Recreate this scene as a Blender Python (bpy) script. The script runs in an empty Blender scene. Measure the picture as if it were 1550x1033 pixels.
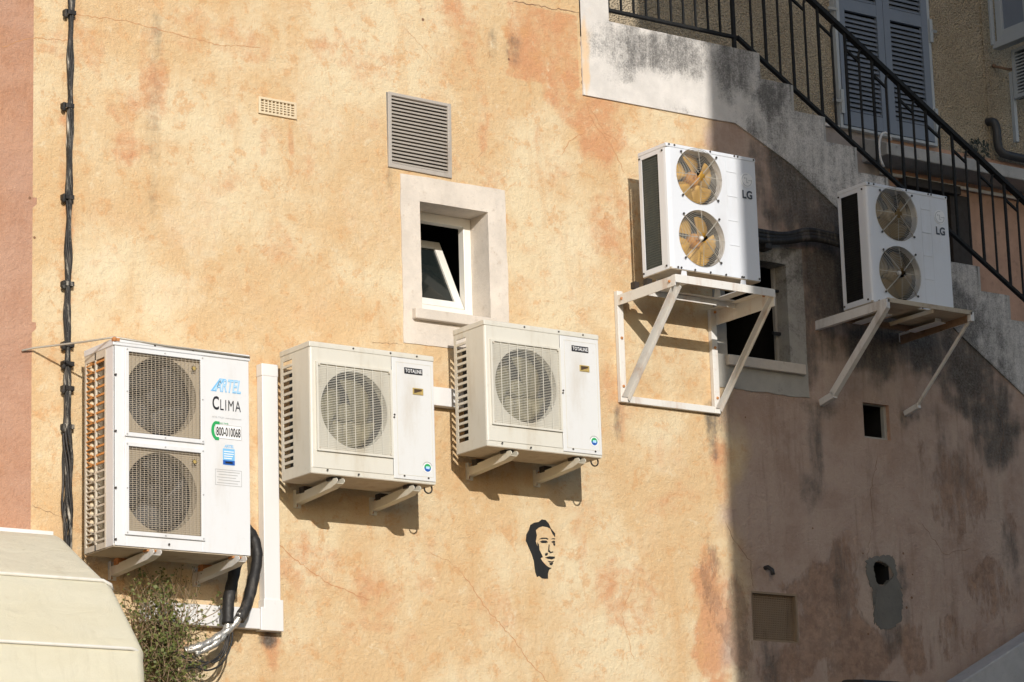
import bpy, math, random
from mathutils import Vector, Matrix, noise as mn
random.seed(7)
R = math.radians
scene = bpy.context.scene
COL = scene.collection

# ------------------------------------------------------------------ camera geometry (metres, wall face on Y = 0)
FOC, YAW, PITCH, ROLL = 4600.0, R(35.7), R(13.3), R(-1.8)
fw = Vector((math.sin(YAW)*math.cos(PITCH), math.cos(YAW)*math.cos(PITCH), math.sin(PITCH)))
r0 = Vector((math.cos(YAW), -math.sin(YAW), 0)); u0 = r0.cross(fw)
rt = r0*math.cos(ROLL)+u0*math.sin(ROLL); up = u0*math.cos(ROLL)-r0*math.sin(ROLL)
CAM = Vector((0, 0, 6.0)) - 18.0*fw
def at(px, py, Y=0.0):
    """point on the plane Y seen at a photo pixel"""
    d = fw*FOC + rt*(px-775) - up*(py-516.5)
    return CAM + d*((Y-CAM.y)/d.y)
def ax(px, py, Y=0.0):
    p = at(px, py, Y); return (p.x, p.z)

# ------------------------------------------------------------------ mesh building
class MB:
    def __init__(s): s.v = []; s.f = []; s.m = []
    def add(s, vs, fs, mi=0):
        o = len(s.v); s.v += [tuple(v) for v in vs]
        for f in fs: s.f.append([o+i for i in f]); s.m.append(mi)
        return s
    def box(s, x0, x1, y0, y1, z0, z1, mi=0):
        return s.add([(x0,y0,z0),(x1,y0,z0),(x1,y1,z0),(x0,y1,z0),(x0,y0,z1),(x1,y0,z1),(x1,y1,z1),(x0,y1,z1)],
              [(0,3,2,1),(4,5,6,7),(0,1,5,4),(1,2,6,5),(2,3,7,6),(3,0,4,7)], mi)
    def bar(s, a, b, w, h, side=None, mi=0):
        a = Vector(a); b = Vector(b); d = (b-a).normalized()
        sd = Vector(side) if side else Vector((1,0,0))
        n = d.cross(sd)
        if n.length < 1e-4: n = d.cross(Vector((0,1,0)))
        n.normalize(); sd = n.cross(d).normalized()
        vs = []
        for p in (a, b):
            for i, j in ((-1,-1),(1,-1),(1,1),(-1,1)): vs.append(p+sd*(w/2*i)+n*(h/2*j))
        return s.add(vs, [(0,3,2,1),(4,5,6,7),(0,1,5,4),(1,2,6,5),(2,3,7,6),(3,0,4,7)], mi)
    def tube(s, pts, r, n=8, closed=False, mi=0, cap=True):
        pts = [Vector(p) for p in pts]; k = len(pts); vs = []; fs = []
        rr = r if isinstance(r, (list, tuple)) else [r]*k
        pn = None
        for i, p in enumerate(pts):
            a = pts[(i-1) % k] if (closed or i > 0) else p
            b = pts[(i+1) % k] if (closed or i < k-1) else p
            d = (b-a).normalized()
            if pn is None:
                pn = d.cross(Vector((0,0,1)))
                if pn.length < .1: pn = d.cross(Vector((1,0,0)))
            pn = (pn - d*pn.dot(d)).normalized(); q = d.cross(pn)
            for j in range(n):
                t = 2*math.pi*j/n; vs.append(p+(pn*math.cos(t)+q*math.sin(t))*rr[i])
        for i in range(k if closed else k-1):
            for j in range(n):
                i2 = (i+1) % k
                fs.append((i*n+j, i*n+(j+1) % n, i2*n+(j+1) % n, i2*n+j))
        if cap and not closed:
            fs.append(tuple(range(n))[::-1]); fs.append(tuple((k-1)*n+j for j in range(n)))
        return s.add(vs, fs, mi)
    def cyl(s, a, b, r, n=16, mi=0): return s.tube([a, b], r, n, mi=mi)
    def prism(s, poly, y0, y1, mi=0):
        k = len(poly); ar = sum(poly[i][0]*poly[(i+1) % k][1]-poly[(i+1) % k][0]*poly[i][1] for i in range(k))
        if ar < 0: poly = poly[::-1]
        vs = [(x, y0, z) for x, z in poly]+[(x, y1, z) for x, z in poly]
        fs = [tuple(range(k)), tuple(range(2*k-1, k-1, -1))]
        for i in range(k):
            j = (i+1) % k; fs.append((j, i, k+i, k+j))
        return s.add(vs, fs, mi)
    def prism_x(s, poly, x0, x1, mi=0):
        k = len(poly); ar = sum(poly[i][0]*poly[(i+1) % k][1]-poly[(i+1) % k][0]*poly[i][1] for i in range(k))
        if ar < 0: poly = poly[::-1]
        vs = [(x0, y, z) for y, z in poly]+[(x1, y, z) for y, z in poly]
        fs = [tuple(range(k-1, -1, -1)), tuple(range(k, 2*k))]
        for i in range(k):
            j = (i+1) % k; fs.append((i, j, k+j, k+i))
        return s.add(vs, fs, mi)
    def hole(s, x0, x1, z0, z1, cx, cz, r, y, depth=.02, n=56, mi=0):
        """flat plate facing -Y with a round hole and the hole's rim"""
        an = [2*math.pi*i/n for i in range(n)]+[math.atan2(z-cz, x-cx) % (2*math.pi) for x in (x0, x1) for z in (z0, z1)]
        an = sorted(set(round(a, 6) for a in an)); k = len(an); vs = []
        for a in an:
            c, q = math.cos(a), math.sin(a)
            tx = ((x1-cx)/c if c > 0 else (x0-cx)/c) if abs(c) > 1e-9 else 1e9
            tz = ((z1-cz)/q if q > 0 else (z0-cz)/q) if abs(q) > 1e-9 else 1e9
            t = min(tx, tz)
            vs += [(cx+r*c, y, cz+r*q), (cx+t*c, y, cz+t*q), (cx+r*c*.99, y+depth, cz+r*q*.99)]
        fs = []
        for i in range(k):
            j = (i+1) % k
            fs += [(3*i, 3*i+1, 3*j+1, 3*j), (3*i, 3*j, 3*j+2, 3*i+2)]
        return s.add(vs, fs, mi)
    def disc(s, cx, cz, r, y, n=32, mi=0, th=0):
        if th: return s.prism([(cx+r*math.cos(2*math.pi*i/n), cz+r*math.sin(2*math.pi*i/n)) for i in range(n)], y, y+th, mi)
        return s.add([(cx+r*math.cos(2*math.pi*i/n), y, cz+r*math.sin(2*math.pi*i/n)) for i in range(n)], [tuple(range(n))], mi)
    def sphere(s, c, r, n=8, mi=0, sc=(1,1,1)):
        vs = [(c[0], c[1], c[2]-r*sc[2])]; fs = []
        m = n//2
        for i in range(1, m):
            t = math.pi*i/m
            for j in range(n):
                p = 2*math.pi*j/n
                vs.append((c[0]+r*sc[0]*math.sin(t)*math.cos(p), c[1]+r*sc[1]*math.sin(t)*math.sin(p), c[2]-r*sc[2]*math.cos(t)))
        vs.append((c[0], c[1], c[2]+r*sc[2])); e = len(vs)-1
        for j in range(n):
            fs.append((0, 1+(j+1) % n, 1+j)); fs.append((e, e-n+j, e-n+(j+1) % n))
            for i in range(m-2):
                a = 1+i*n; fs.append((a+j, a+(j+1) % n, a+n+(j+1) % n, a+n+j))
        return s.add(vs, fs, mi)
    def build(s, name, mats, parent=None, bevel=0, smooth=False, seg=2):
        me = bpy.data.meshes.new(name); me.from_pydata(s.v, [], s.f)
        for m in (mats if isinstance(mats, (list, tuple)) else [mats]): me.materials.append(m)
        me.polygons.foreach_set('material_index', s.m)
        if smooth: me.polygons.foreach_set('use_smooth', [True]*len(me.polygons))
        me.update()
        o = bpy.data.objects.new(name, me); COL.objects.link(o)
        if parent: o.parent = parent
        if bevel:
            b = o.modifiers.new('bevel', 'BEVEL'); b.width = bevel; b.segments = seg; b.limit_method = 'ANGLE'; b.angle_limit = R(50)
        return o
def tag(o, label=None, cat=None, group=None, kind=None):
    for k, v in (('label', label), ('category', cat), ('group', group), ('kind', kind)):
        if v: o[k] = v
    return o
def empty(name, loc, label=None, cat=None, group=None, rz=0):
    o = bpy.data.objects.new(name, None); COL.objects.link(o); o.location = loc; o.rotation_euler.z = rz
    o.empty_display_size = .1
    return tag(o, label, cat, group)
def copy_tree(o, parent=None):
    c = o.copy(); COL.objects.link(c)
    if parent: c.parent = parent
    for ch in list(o.children): copy_tree(ch, c)
    return c
def text_mb(body, x0, x1, z0, z1, y, bold=0.0, shear=0.0, mi=0, mb=None, th=.0012, spacing=1.0):
    """lettering fitted into a rectangle on a plane facing -Y"""
    cu = bpy.data.curves.new('lettering', 'FONT'); cu.body = body; cu.size = 1; cu.offset = bold; cu.shear = shear
    cu.space_character = spacing; cu.resolution_u = 4
    ob = bpy.data.objects.new('lettering', cu); COL.objects.link(ob)
    bpy.context.view_layer.update()
    me = bpy.data.meshes.new_from_object(ob.evaluated_get(bpy.context.evaluated_depsgraph_get()))
    xs = [v.co.x for v in me.vertices]; ys = [v.co.y for v in me.vertices]
    ax0, ax1, ay0, ay1 = min(xs), max(xs), min(ys), max(ys)
    vs = [(x0+(v.co.x-ax0)/(ax1-ax0)*(x1-x0), y-th, z0+(v.co.y-ay0)/(ay1-ay0)*(z1-z0)) for v in me.vertices]
    fs = [tuple(p.vertices) for p in me.polygons]
    bpy.data.objects.remove(ob); bpy.data.curves.remove(cu); bpy.data.meshes.remove(me)
    mb = mb or MB(); return mb.add(vs, fs, mi)

# ------------------------------------------------------------------ materials
class NT:
    def __init__(s, name):
        s.mat = bpy.data.materials.new(name); s.mat.use_nodes = True
        s.t = s.mat.node_tree; s.t.nodes.clear()
        s.out = s.n('ShaderNodeOutputMaterial'); s.b = s.n('ShaderNodeBsdfPrincipled')
        s.l(s.b.outputs[0], s.out.inputs[0]); s.co = s.n('ShaderNodeTexCoord').outputs['Object']
    def n(s, k): return s.t.nodes.new(k)
    def l(s, a, b): s.t.links.new(a, b)
    def setin(s, sock, v):
        if hasattr(v, 'is_linked') or isinstance(v, bpy.types.NodeSocket): s.l(v, sock)
        else: sock.default_value = (*v, 1) if (isinstance(v, tuple) and len(v) == 3 and sock.type == 'RGBA') else v
    def scale(s, v, vec=None):
        m = s.n('ShaderNodeMapping'); s.l(vec or s.co, m.inputs[0]); m.inputs['Scale'].default_value = v; return m.outputs[0]
    def noise(s, sc, det=6, rough=.6, vec=None, dist=0):
        k = s.n('ShaderNodeTexNoise'); s.l(vec or s.co, k.inputs['Vector'])
        k.inputs['Scale'].default_value = sc; k.inputs['Detail'].default_value = det; k.inputs['Roughness'].default_value = rough
        k.inputs['Distortion'].default_value = dist
        return k.outputs['Fac']
    def mr(s, v, a, b, c=0, d=1, smooth=True):
        k = s.n('ShaderNodeMapRange'); k.interpolation_type = 'SMOOTHSTEP' if smooth else 'LINEAR'
        s.setin(k.inputs[0], v)
        for i, q in enumerate((a, b, c, d)): k.inputs[i+1].default_value = q
        return k.outputs[0]
    def math(s, op, a, b=0):
        k = s.n('ShaderNodeMath'); k.operation = op; s.setin(k.inputs[0], a); s.setin(k.inputs[1], b); return k.outputs[0]
    def mix(s, f, a, b, mode='MIX'):
        k = s.n('ShaderNodeMix'); k.data_type = 'RGBA'; k.blend_type = mode
        s.setin(k.inputs[0], f); s.setin(k.inputs[6], a); s.setin(k.inputs[7], b); return k.outputs[2]
    def attr(s, name):
        k = s.n('ShaderNodeAttribute'); k.attribute_name = name
        q = s.n('ShaderNodeSeparateColor'); s.l(k.outputs['Color'], q.inputs[0]); return q.outputs
    def bump(s, h, strength, dist):
        k = s.n('ShaderNodeBump'); k.inputs['Strength'].default_value = strength; k.inputs['Distance'].default_value = dist
        s.l(h, k.inputs['Height']); s.l(k.outputs[0], s.b.inputs['Normal'])
    def done(s, col, rough=.8, metal=0, spec=None):
        s.setin(s.b.inputs['Base Color'], col); s.setin(s.b.inputs['Roughness'], rough); s.b.inputs['Metallic'].default_value = metal
        if spec is not None: s.b.inputs['Specular IOR Level'].default_value = spec
        return s.mat

def simple(name, col, rough=.6, dirt=(.3, .25, .2), amt=.25, sc=6, metal=0, streak=True, bump=0):
    m = NT(name)
    v = m.scale((1, 1, .25)) if streak else m.co
    f = m.mr(m.noise(sc, 8, .65, v), .48, .75, 0, amt)
    f2 = m.mr(m.noise(sc*5, 5, .7), .55, .8, 0, amt*.6)
    c = m.mix(f, col, dirt); c = m.mix(f2, c, dirt)
    if bump: m.bump(m.noise(sc*12, 4), .3, bump)
    return m.done(c, m.mr(m.noise(sc*2), .3, .7, max(.05, rough-.08), min(1, rough+.08)), metal)

def wall_material():
    m = NT('ochre_plaster'); A = m.attr('stain'); B = m.attr('tone')
    nA = m.noise(1.1, 9, .62); nB = m.noise(3.2, 9, .68, dist=.3); nC = m.noise(14, 8, .7); nD = m.noise(70, 5, .7)
    nS = m.noise(5, 7, .6, m.scale((1, 1, .16)))
    pale = (.72, .592, .392); ochre = (.645, .455, .255); deep = (.58, .28, .14)
    c = m.mix(m.mr(nA, .40, .58), pale, ochre)
    c = m.mix(m.mr(nB, .50, .68, 0, .55), c, (.645, .435, .25))
    # orange washes
    o = m.math('ADD', A[0], m.math('MULTIPLY', m.math('SUBTRACT', nB, .5), 1.5))
    o = m.math('ADD', o, m.math('MULTIPLY', m.math('SUBTRACT', nC, .5), .9))
    c = m.mix(m.mr(o, .26, .85, 0, .85), c, deep)
    mot = m.math('ADD', m.math('MULTIPLY', m.noise(7.5, 10, .78, dist=.4), .7), m.math('MULTIPLY', nC, .3))
    c = m.mix(m.mr(mot, .515, .585, 0, .55), c, (.60, .33, .15))
    c = m.mix(m.mr(mot, .46, .36, 0, .6), c, (.75, .645, .455))
    # washed-out patches
    p = m.math('ADD', A[2], m.math('MULTIPLY', m.math('SUBTRACT', nC, .5), .8))
    c = m.mix(m.mr(p, .3, .9, 0, .75), c, (.76, .66, .475))
    c = m.mix(m.mr(nS, .53, .72, 0, .5), c, (.60, .36, .17))
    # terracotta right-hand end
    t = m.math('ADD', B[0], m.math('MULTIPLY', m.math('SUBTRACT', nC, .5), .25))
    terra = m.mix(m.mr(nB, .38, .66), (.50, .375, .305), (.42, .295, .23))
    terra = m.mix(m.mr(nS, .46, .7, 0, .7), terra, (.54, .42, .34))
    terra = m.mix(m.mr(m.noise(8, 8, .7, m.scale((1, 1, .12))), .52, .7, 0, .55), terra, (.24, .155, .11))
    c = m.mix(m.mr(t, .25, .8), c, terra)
    # peeled, eroded render
    e = m.math('ADD', B[2], m.math('MULTIPLY', m.math('SUBTRACT', m.noise(12, 10, .8, m.scale((1, 1, .3))), .5), 2.2))
    ef = m.mr(e, .44, .72, 0, .6)
    c = m.mix(ef, c, m.mix(m.mr(nC, .4, .6), (.20, .11, .07), (.40, .24, .155)))
    # pink painted strip
    pk = m.mix(m.mr(nB, .4, .65), (.50, .28, .18), (.43, .215, .125))
    c = m.mix(m.mr(B[1], .45, .55), c, m.mix(m.mr(nA, .4, .6, 0, .4), pk, (.50, .33, .26)))
    # grime
    g = m.math('ADD', A[1], m.math('MULTIPLY', m.math('SUBTRACT', nC, .5), 1.1))
    g = m.math('ADD', g, m.math('MULTIPLY', m.math('SUBTRACT', nD, .5), .5))
    g = m.math('ADD', g, m.math('MULTIPLY', m.math('SUBTRACT', m.noise(9, 9, .72, m.scale((1, 1, .18))), .5), 2.0))
    g = m.math('ADD', g, m.math('MULTIPLY', m.math('SUBTRACT', m.noise(5, 6, .65), .5), 1.2))
    g = m.mr(g, .02, 1.15, 0, .92)
    g = m.math('MULTIPLY', g, m.mr(A[1], .0, .5))
    c = m.mix(g, c, m.mix(m.mr(m.math('ADD', nD, m.math('MULTIPLY', nC, .6)), .6, 1.0), (.035, .033, .03), (.15, .14, .125)))
    # speckle
    gr = m.noise(46, 7, .8)
    c = m.mix(m.mr(gr, .54, .72, 0, .55), c, m.mix(.5, c, (.30, .17, .085)))
    c = m.mix(m.mr(gr, .46, .30, 0, .5), c, m.mix(.5, c, (.78, .66, .47)))
    c = m.mix(m.mr(m.noise(150, 3, .6), .60, .74, 0, .4), c, (.40, .25, .15))
    h = m.math('ADD', m.math('MULTIPLY', nD, .6), m.math('MULTIPLY', m.noise(24, 6, .65), 1.2))
    h = m.math('SUBTRACT', h, m.math('MULTIPLY', ef, .4))
    h = m.math('ADD', h, m.math('MULTIPLY', m.noise(6, 4, .55, m.scale((1, 1, 1.5)), dist=.6), .9))
    m.bump(h, .8, .013)
    return m.done(c, .92, spec=.2)

def concrete_material(name, base, dark, attr=True, sc=1.0, bumpd=.006):
    m = NT(name)
    nB = m.noise(3*sc, 9, .68); nC = m.noise(16*sc, 8, .72); nD = m.noise(90*sc, 4, .7)
    nS = m.noise(6*sc, 7, .6, m.scale((1, 1, .14)))
    c = m.mix(m.mr(nB, .35, .65), base, tuple(x*.82 for x in base))
    c = m.mix(m.mr(nS, .52, .8, 0, .5), c, tuple(x*.6 for x in base))
    c = m.mix(m.mr(nD, .58, .75, 0, .4), c, tuple(x*.5 for x in base))
    if attr:
        A = m.attr('stain')
        g = m.math('ADD', A[1], m.math('MULTIPLY', m.math('SUBTRACT', m.noise(26, 9, .8), .5), 1.5))
        g = m.math('ADD', g, m.math('MULTIPLY', m.math('SUBTRACT', nD, .5), 1.4))
        nV = m.noise(15, 8, .7, m.scale((1, 1, .1)))
        g = m.math('ADD', g, m.math('MULTIPLY', m.math('SUBTRACT', nV, .5), 1.3))
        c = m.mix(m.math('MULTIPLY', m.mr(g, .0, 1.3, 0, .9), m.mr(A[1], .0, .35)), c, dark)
        c = m.mix(m.mr(m.math('ADD', A[0], m.math('MULTIPLY', m.math('SUBTRACT', nC, .5), .6)), .35, .8, 0, .8), c, (.75, .52, .30))
    else:
        c = m.mix(m.mr(nC, .55, .75, 0, .5), c, dark)
    m.bump(m.math('ADD', nC, m.math('MULTIPLY', nD, .7)), .6, bumpd)
    return m.done(c, .92, spec=.2)

def roughcast():
    m = NT('beige_roughcast')
    v = m.n('ShaderNodeTexVoronoi'); m.l(m.co, v.inputs['Vector']); v.inputs['Scale'].default_value = 80; v.feature = 'F1'
    nz = m.noise(48, 3, .6)
    h = m.math('ADD', m.math('MULTIPLY', v.outputs['Distance'], -1.3), nz)
    c = m.mix(m.mr(m.noise(2.2, 8, .65), .35, .65), (.61, .505, .36), (.51, .415, .29))
    c = m.mix(m.mr(v.outputs['Distance'], .42, .75, 0, .55), c, (.28, .225, .165))
    c = m.mix(m.mr(m.noise(5, 7, .6, m.scale((1, 1, .15))), .55, .8, 0, .4), c, (.3, .24, .17))
    m.bump(h, 1.0, .016)
    return m.done(c, .95, spec=.15)

M = {}
M['wall'] = wall_material()
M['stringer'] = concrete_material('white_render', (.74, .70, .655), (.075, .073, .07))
M['trim'] = concrete_material('window_trim_render', (.73, .655, .57), (.35, .26, .18), False)
M['trim_grey'] = concrete_material('grey_trim_render', (.44, .42, .38), (.07, .065, .06), True)
M['ledge'] = concrete_material('slab_concrete', (.45, .44, .42), (.10, .10, .095), False)
M['patch'] = concrete_material('cement_patch', (.19, .18, .16), (.05, .048, .045), False)
M['ramp'] = concrete_material('parapet_concrete', (.50, .49, .48), (.25, .24, .23), False)
M['lowerwall'] = concrete_material('lower_terracotta_render', (.56, .35, .25), (.16, .11, .09), False)
M['greyrender'] = concrete_material('grey_brown_render', (.36, .31, .28), (.12, .11, .10), False)
M['rough'] = roughcast()
M['street'] = concrete_material('street_paving', (.085, .09, .095), (.05, .05, .05), False, .5)
M['oppwall'] = concrete_material('neighbour_render', (.30, .29, .285), (.25, .23, .21), False, .4)
M['white'] = simple('white_enamel', (.72, .73, .745), .38, (.50, .43, .34), .32, 5)
M['lgwhite'] = simple('cool_white_enamel', (.72, .74, .78), .36, (.42, .38, .33), .25, 4)
M['cream'] = simple('aged_cream_enamel', (.66, .635, .56), .45, (.42, .34, .22), .5, 5)
M['panel'] = simple('pale_panel_enamel', (.70, .70, .69), .42, (.46, .38, .27), .38, 5)
M['pan'] = simple('dusty_base_pan', (.50, .43, .33), .7, (.26, .15, .08), .6, 8, streak=False)
M['bracketcream'] = simple('cream_bracket_paint', (.70, .66, .55), .5, (.40, .25, .13), .35, 10)
M['frame'] = simple('white_steel_paint', (.72, .70, .66), .5, (.42, .22, .10), .5, 9)
M['frameg'] = simple('weathered_steel_paint', (.72, .70, .68), .5, (.25, .16, .10), .5, 9)
M['rust'] = simple('rusted_steel', (.50, .22, .08), .8, (.22, .08, .03), .7, 30, streak=False)
M['brownrust'] = simple('dark_rusted_steel', (.22, .14, .09), .85, (.10, .06, .035), .7, 26, streak=False)
M['rustpaint'] = simple('rust_orange_paint', (.62, .28, .08), .75, (.35, .14, .05), .6, 24, streak=False)
M['guard'] = simple('guard_slat_paint', (.60, .55, .46), .6, (.32, .22, .13), .5, 14)
M['mesh'] = simple('beige_wire', (.43, .37, .29), .6, (.36, .28, .2), .4, 18, streak=False)
M['beige'] = simple('beige_plate', (.42, .35, .255), .65, (.40, .32, .2), .3, 8)
M['dark'] = simple('dark_interior', (.012, .012, .012), .85, (.02, .018, .015), .5, 8)
M['room'] = simple('dark_room', (.008, .008, .008), .95, (.01, .01, .01), .3, 4)
M['charcoal'] = simple('charcoal_fan', (.035, .034, .033), .55, (.08, .07, .06), .5, 14)
M['shroud'] = simple('dark_shroud', (.03, .03, .032), .7, (.06, .055, .05), .5, 8)
M['olive'] = simple('dusty_fan_plastic', (.20, .18, .11), .55, (.10, .085, .055), .5, 10)
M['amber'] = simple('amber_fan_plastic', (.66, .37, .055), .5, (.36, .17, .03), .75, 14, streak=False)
M['amberd'] = simple('shaded_fan_plastic', (.24, .16, .06), .45, (.1, .07, .03), .6, 9, streak=False)  # amber darkened: the shade on these fans is put into the colour
M['amberhub'] = simple('orange_hub_plastic', (.62, .25, .015), .42, (.35, .13, .02), .5, 14, streak=False)
M['wire'] = simple('galvanised_wire', (.45, .42, .36), .45, (.26, .15, .08), .4, 20, .3, streak=False)
M['coil'] = simple('coil_fins', (.085, .095, .085), .6, (.16, .15, .11), .6, 14)
M['coilb'] = simple('dusty_coil_fins', (.30, .26, .19), .7, (.12, .10, .07), .6, 16)
M['bend'] = simple('cream_tube_bend', (.62, .52, .36), .45, (.40, .24, .1), .4, 20, streak=False)
M['screw'] = simple('dark_screw', (.04, .035, .03), .5, (.16, .08, .04), .5, 40)
M['black'] = simple('black_paint', (.010, .0095, .009), .55, (.03, .025, .022), .5, 30)
M['rail'] = simple('black_iron', (.005, .0048, .0048), .75, (.012, .010, .009), .4, 20)
M['cable'] = simple('black_cable_sheath', (.014, .013, .013), .6, (.20, .17, .14), .5, 25)
M['cablew'] = simple('chalky_cable_sheath', (.02, .02, .02), .8, (.70, .64, .54), 1.0, 26)
M['foil'] = simple('silver_foil_wrap', (.62, .60, .56), .28, (.25, .22, .2), .5, 30, .7, streak=False, bump=.01)
M['duct'] = simple('white_trunking_plastic', (.76, .755, .75), .35, (.55, .47, .38), .15, 4)
M['louver'] = simple('grey_louver_paint', (.43, .39, .345), .55, (.24, .19, .15), .4, 8)
M['ventc'] = simple('cream_vent_plastic', (.70, .58, .40), .55, (.45, .32, .2), .3, 12)
M['pvc'] = simple('white_window_frame', (.80, .78, .72), .35, (.5, .45, .36), .2, 6)
M['shutter'] = simple('grey_blue_shutter_paint', (.19, .22, .27), .55, (.15, .16, .18), .35, 8)
M['shutterl'] = simple('pale_grey_shutter_paint', (.42, .45, .47), .55, (.2, .2, .2), .3, 8)
M['brownmesh'] = simple('brown_screen', (.30, .215, .14), .7, (.10, .07, .045), .5, 14)
M['darkmetal'] = simple('dark_pipe_metal', (.03, .03, .032), .5, (.08, .07, .06), .5, 10)
M['cabinet'] = simple('dark_brown_timber', (.035, .026, .02), .75, (.015, .012, .01), .6, 12)
M['blue'] = simple('sky_blue_ink', (.20, .50, .80), .4, (.3, .5, .7), .1)
M['bluel'] = simple('pale_blue_ink', (.45, .68, .88), .4, (.5, .6, .7), .1)
M['blued'] = simple('deep_blue_ink', (.015, .10, .42), .4, (.05, .1, .3), .1)
M['green'] = simple('green_ink', (.02, .36, .10), .4, (.05, .3, .1), .1)
M['ink'] = simple('black_ink', (.012, .012, .016), .5, (.03, .03, .03), .1)
M['inkg'] = simple('grey_ink', (.42, .42, .42), .5, (.5, .5, .5), .1)
M['paper'] = simple('white_sticker', (.84, .84, .84), .4, (.7, .68, .62), .1)
M['gold'] = simple('gold_rim', (.55, .40, .14), .4, (.3, .2, .08), .3, 20, .3)
M['brown'] = simple('dark_recess', (.07, .04, .02), .7, (.03, .02, .01), .3)
M['canvas'] = None
m = NT('cream_vinyl_canvas')
c = m.mix(m.mr(m.noise(2.5, 8, .6, m.scale((.3, 1, 1))), .4, .7), (.69, .655, .52), (.65, .605, .455))
c = m.mix(m.mr(m.noise(11, 7, .7, m.scale((1, .5, .5))), .55, .8, 0, .4), c, (.50, .44, .30))
c = m.mix(m.mr(m.noise(7, 8, .7, m.scale((1.6, .2, .2))), .54, .75, 0, .3), c, (.42, .37, .26))
m.bump(m.math('ADD', m.noise(420, 2), m.math('MULTIPLY', m.noise(4, 5, .5, m.scale((1, 2.2, .6)), dist=.8), 5)), .5, .008)
M['canvas'] = m.done(c, .5)
M['piping'] = simple('white_piping', (.78, .76, .70), .45, (.6, .55, .42), .3, 12)
m = NT('window_glass'); m.b.inputs['Transmission Weight'].default_value = .0
M['glass'] = m.done((.012, .016, .016), .04, spec=.6)
def leafmat(name, a, b):
    m = NT(name); oi = m.n('ShaderNodeNewGeometry')
    c = m.mix(oi.outputs['Random Per Island'], a, b)
    c = m.mix(m.mr(m.noise(9, 3), .4, .6, 0, .5), c, tuple(x*.6 for x in a))
    m.b.inputs['Subsurface Weight'].default_value = 0
    return m.done(c, .6)
M['leaf'] = leafmat('small_leaf', (.20, .205, .055), (.085, .12, .032))
M['stem'] = simple('woody_stem', (.30, .21, .13), .8, (.1, .07, .04), .5, 30)
M['weed'] = leafmat('weed_leaf', (.03, .035, .02), (.02, .025, .015))

# ------------------------------------------------------------------ wall with stains and openings
def N(x, z, s, seed=0.0): return mn.noise(Vector((x*s, seed*7.3+3.1, z*s)))
def frac(x, z, s, seed=0.0, o=5):
    return sum(N(x, z, s*2**i, seed+i)*.5**i for i in range(o))
def ell(lst):
    out = []
    for px, py, rx, ry, k in lst:
        c = at(px, py); e = at(px+rx, py); q = at(px, py+ry)
        out.append((c.x, c.z, abs(e.x-c.x), abs(q.z-c.z), k))
    return out
def field(x, z, E, wob=.35, seed=0):
    v = 0
    for cx, cz, rx, rz, k in E:
        dx = (x-cx)/rx; dz = (z-cz)/rz; d = dx*dx+dz*dz
        if d < 4:
            d = math.sqrt(d)+wob*frac(x, z, 5, seed, 4)
            v = max(v, k*max(0, min(1, (1.25-d)/.7)))
    return v
ORANGE = ell([(850,150,30,30,.6),(905,190,45,60,.75),(790,60,30,70,.5),(190,200,30,90,.55),(230,110,30,100,.5),(100,60,60,60,.45),(330,60,120,45,.45),
  (560,90,90,50,.4),(690,60,60,90,.5),(640,190,90,60,.3),(760,330,40,120,.35),(440,380,60,60,.3),(330,300,70,60,.25),(470,860,60,70,.5),(560,900,60,50,.45),(640,850,50,60,.35),
  (730,930,60,60,.35),(950,900,60,90,.5),(1080,940,30,120,.95),(1090,690,18,90,.5),(930,560,40,80,.35),(1030,760,50,60,.35),(410,970,20,40,.8),(990,150,60,20,.5),(660,320,25,50,.4),(930,340,60,70,.4),
  (100,330,14,260,.5),(270,640,300,60,.25),(850,230,60,50,.35),(880,760,60,60,.25),(545,960,70,50,.3),(400,215,9,34,.6),(440,222,8,40,.55),(418,205,22,22,.4),(688,300,6,70,.5),(590,300,6,50,.4),(610,545,7,50,.5),(690,240,12,40,.45),(940,650,10,50,.5),(500,880,14,60,.4),(100,460,12,60,.5),(760,420,12,90,.4),(880,820,9,60,.4),(470,250,10,90,.35),(350,150,14,80,.4),(730,160,12,90,.45),(1000,700,10,90,.4)])
PALE = ell([(300,330,60,90,.6),(560,330,70,100,.5),(470,180,60,60,.55),(160,420,40,60,.6),(260,440,60,50,.6),(880,420,60,90,.55),(700,560,80,40,.5),(620,830,80,40,.4),(880,640,90,70,.4),(1010,680,50,50,.5),(820,980,80,40,.4)])
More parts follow.
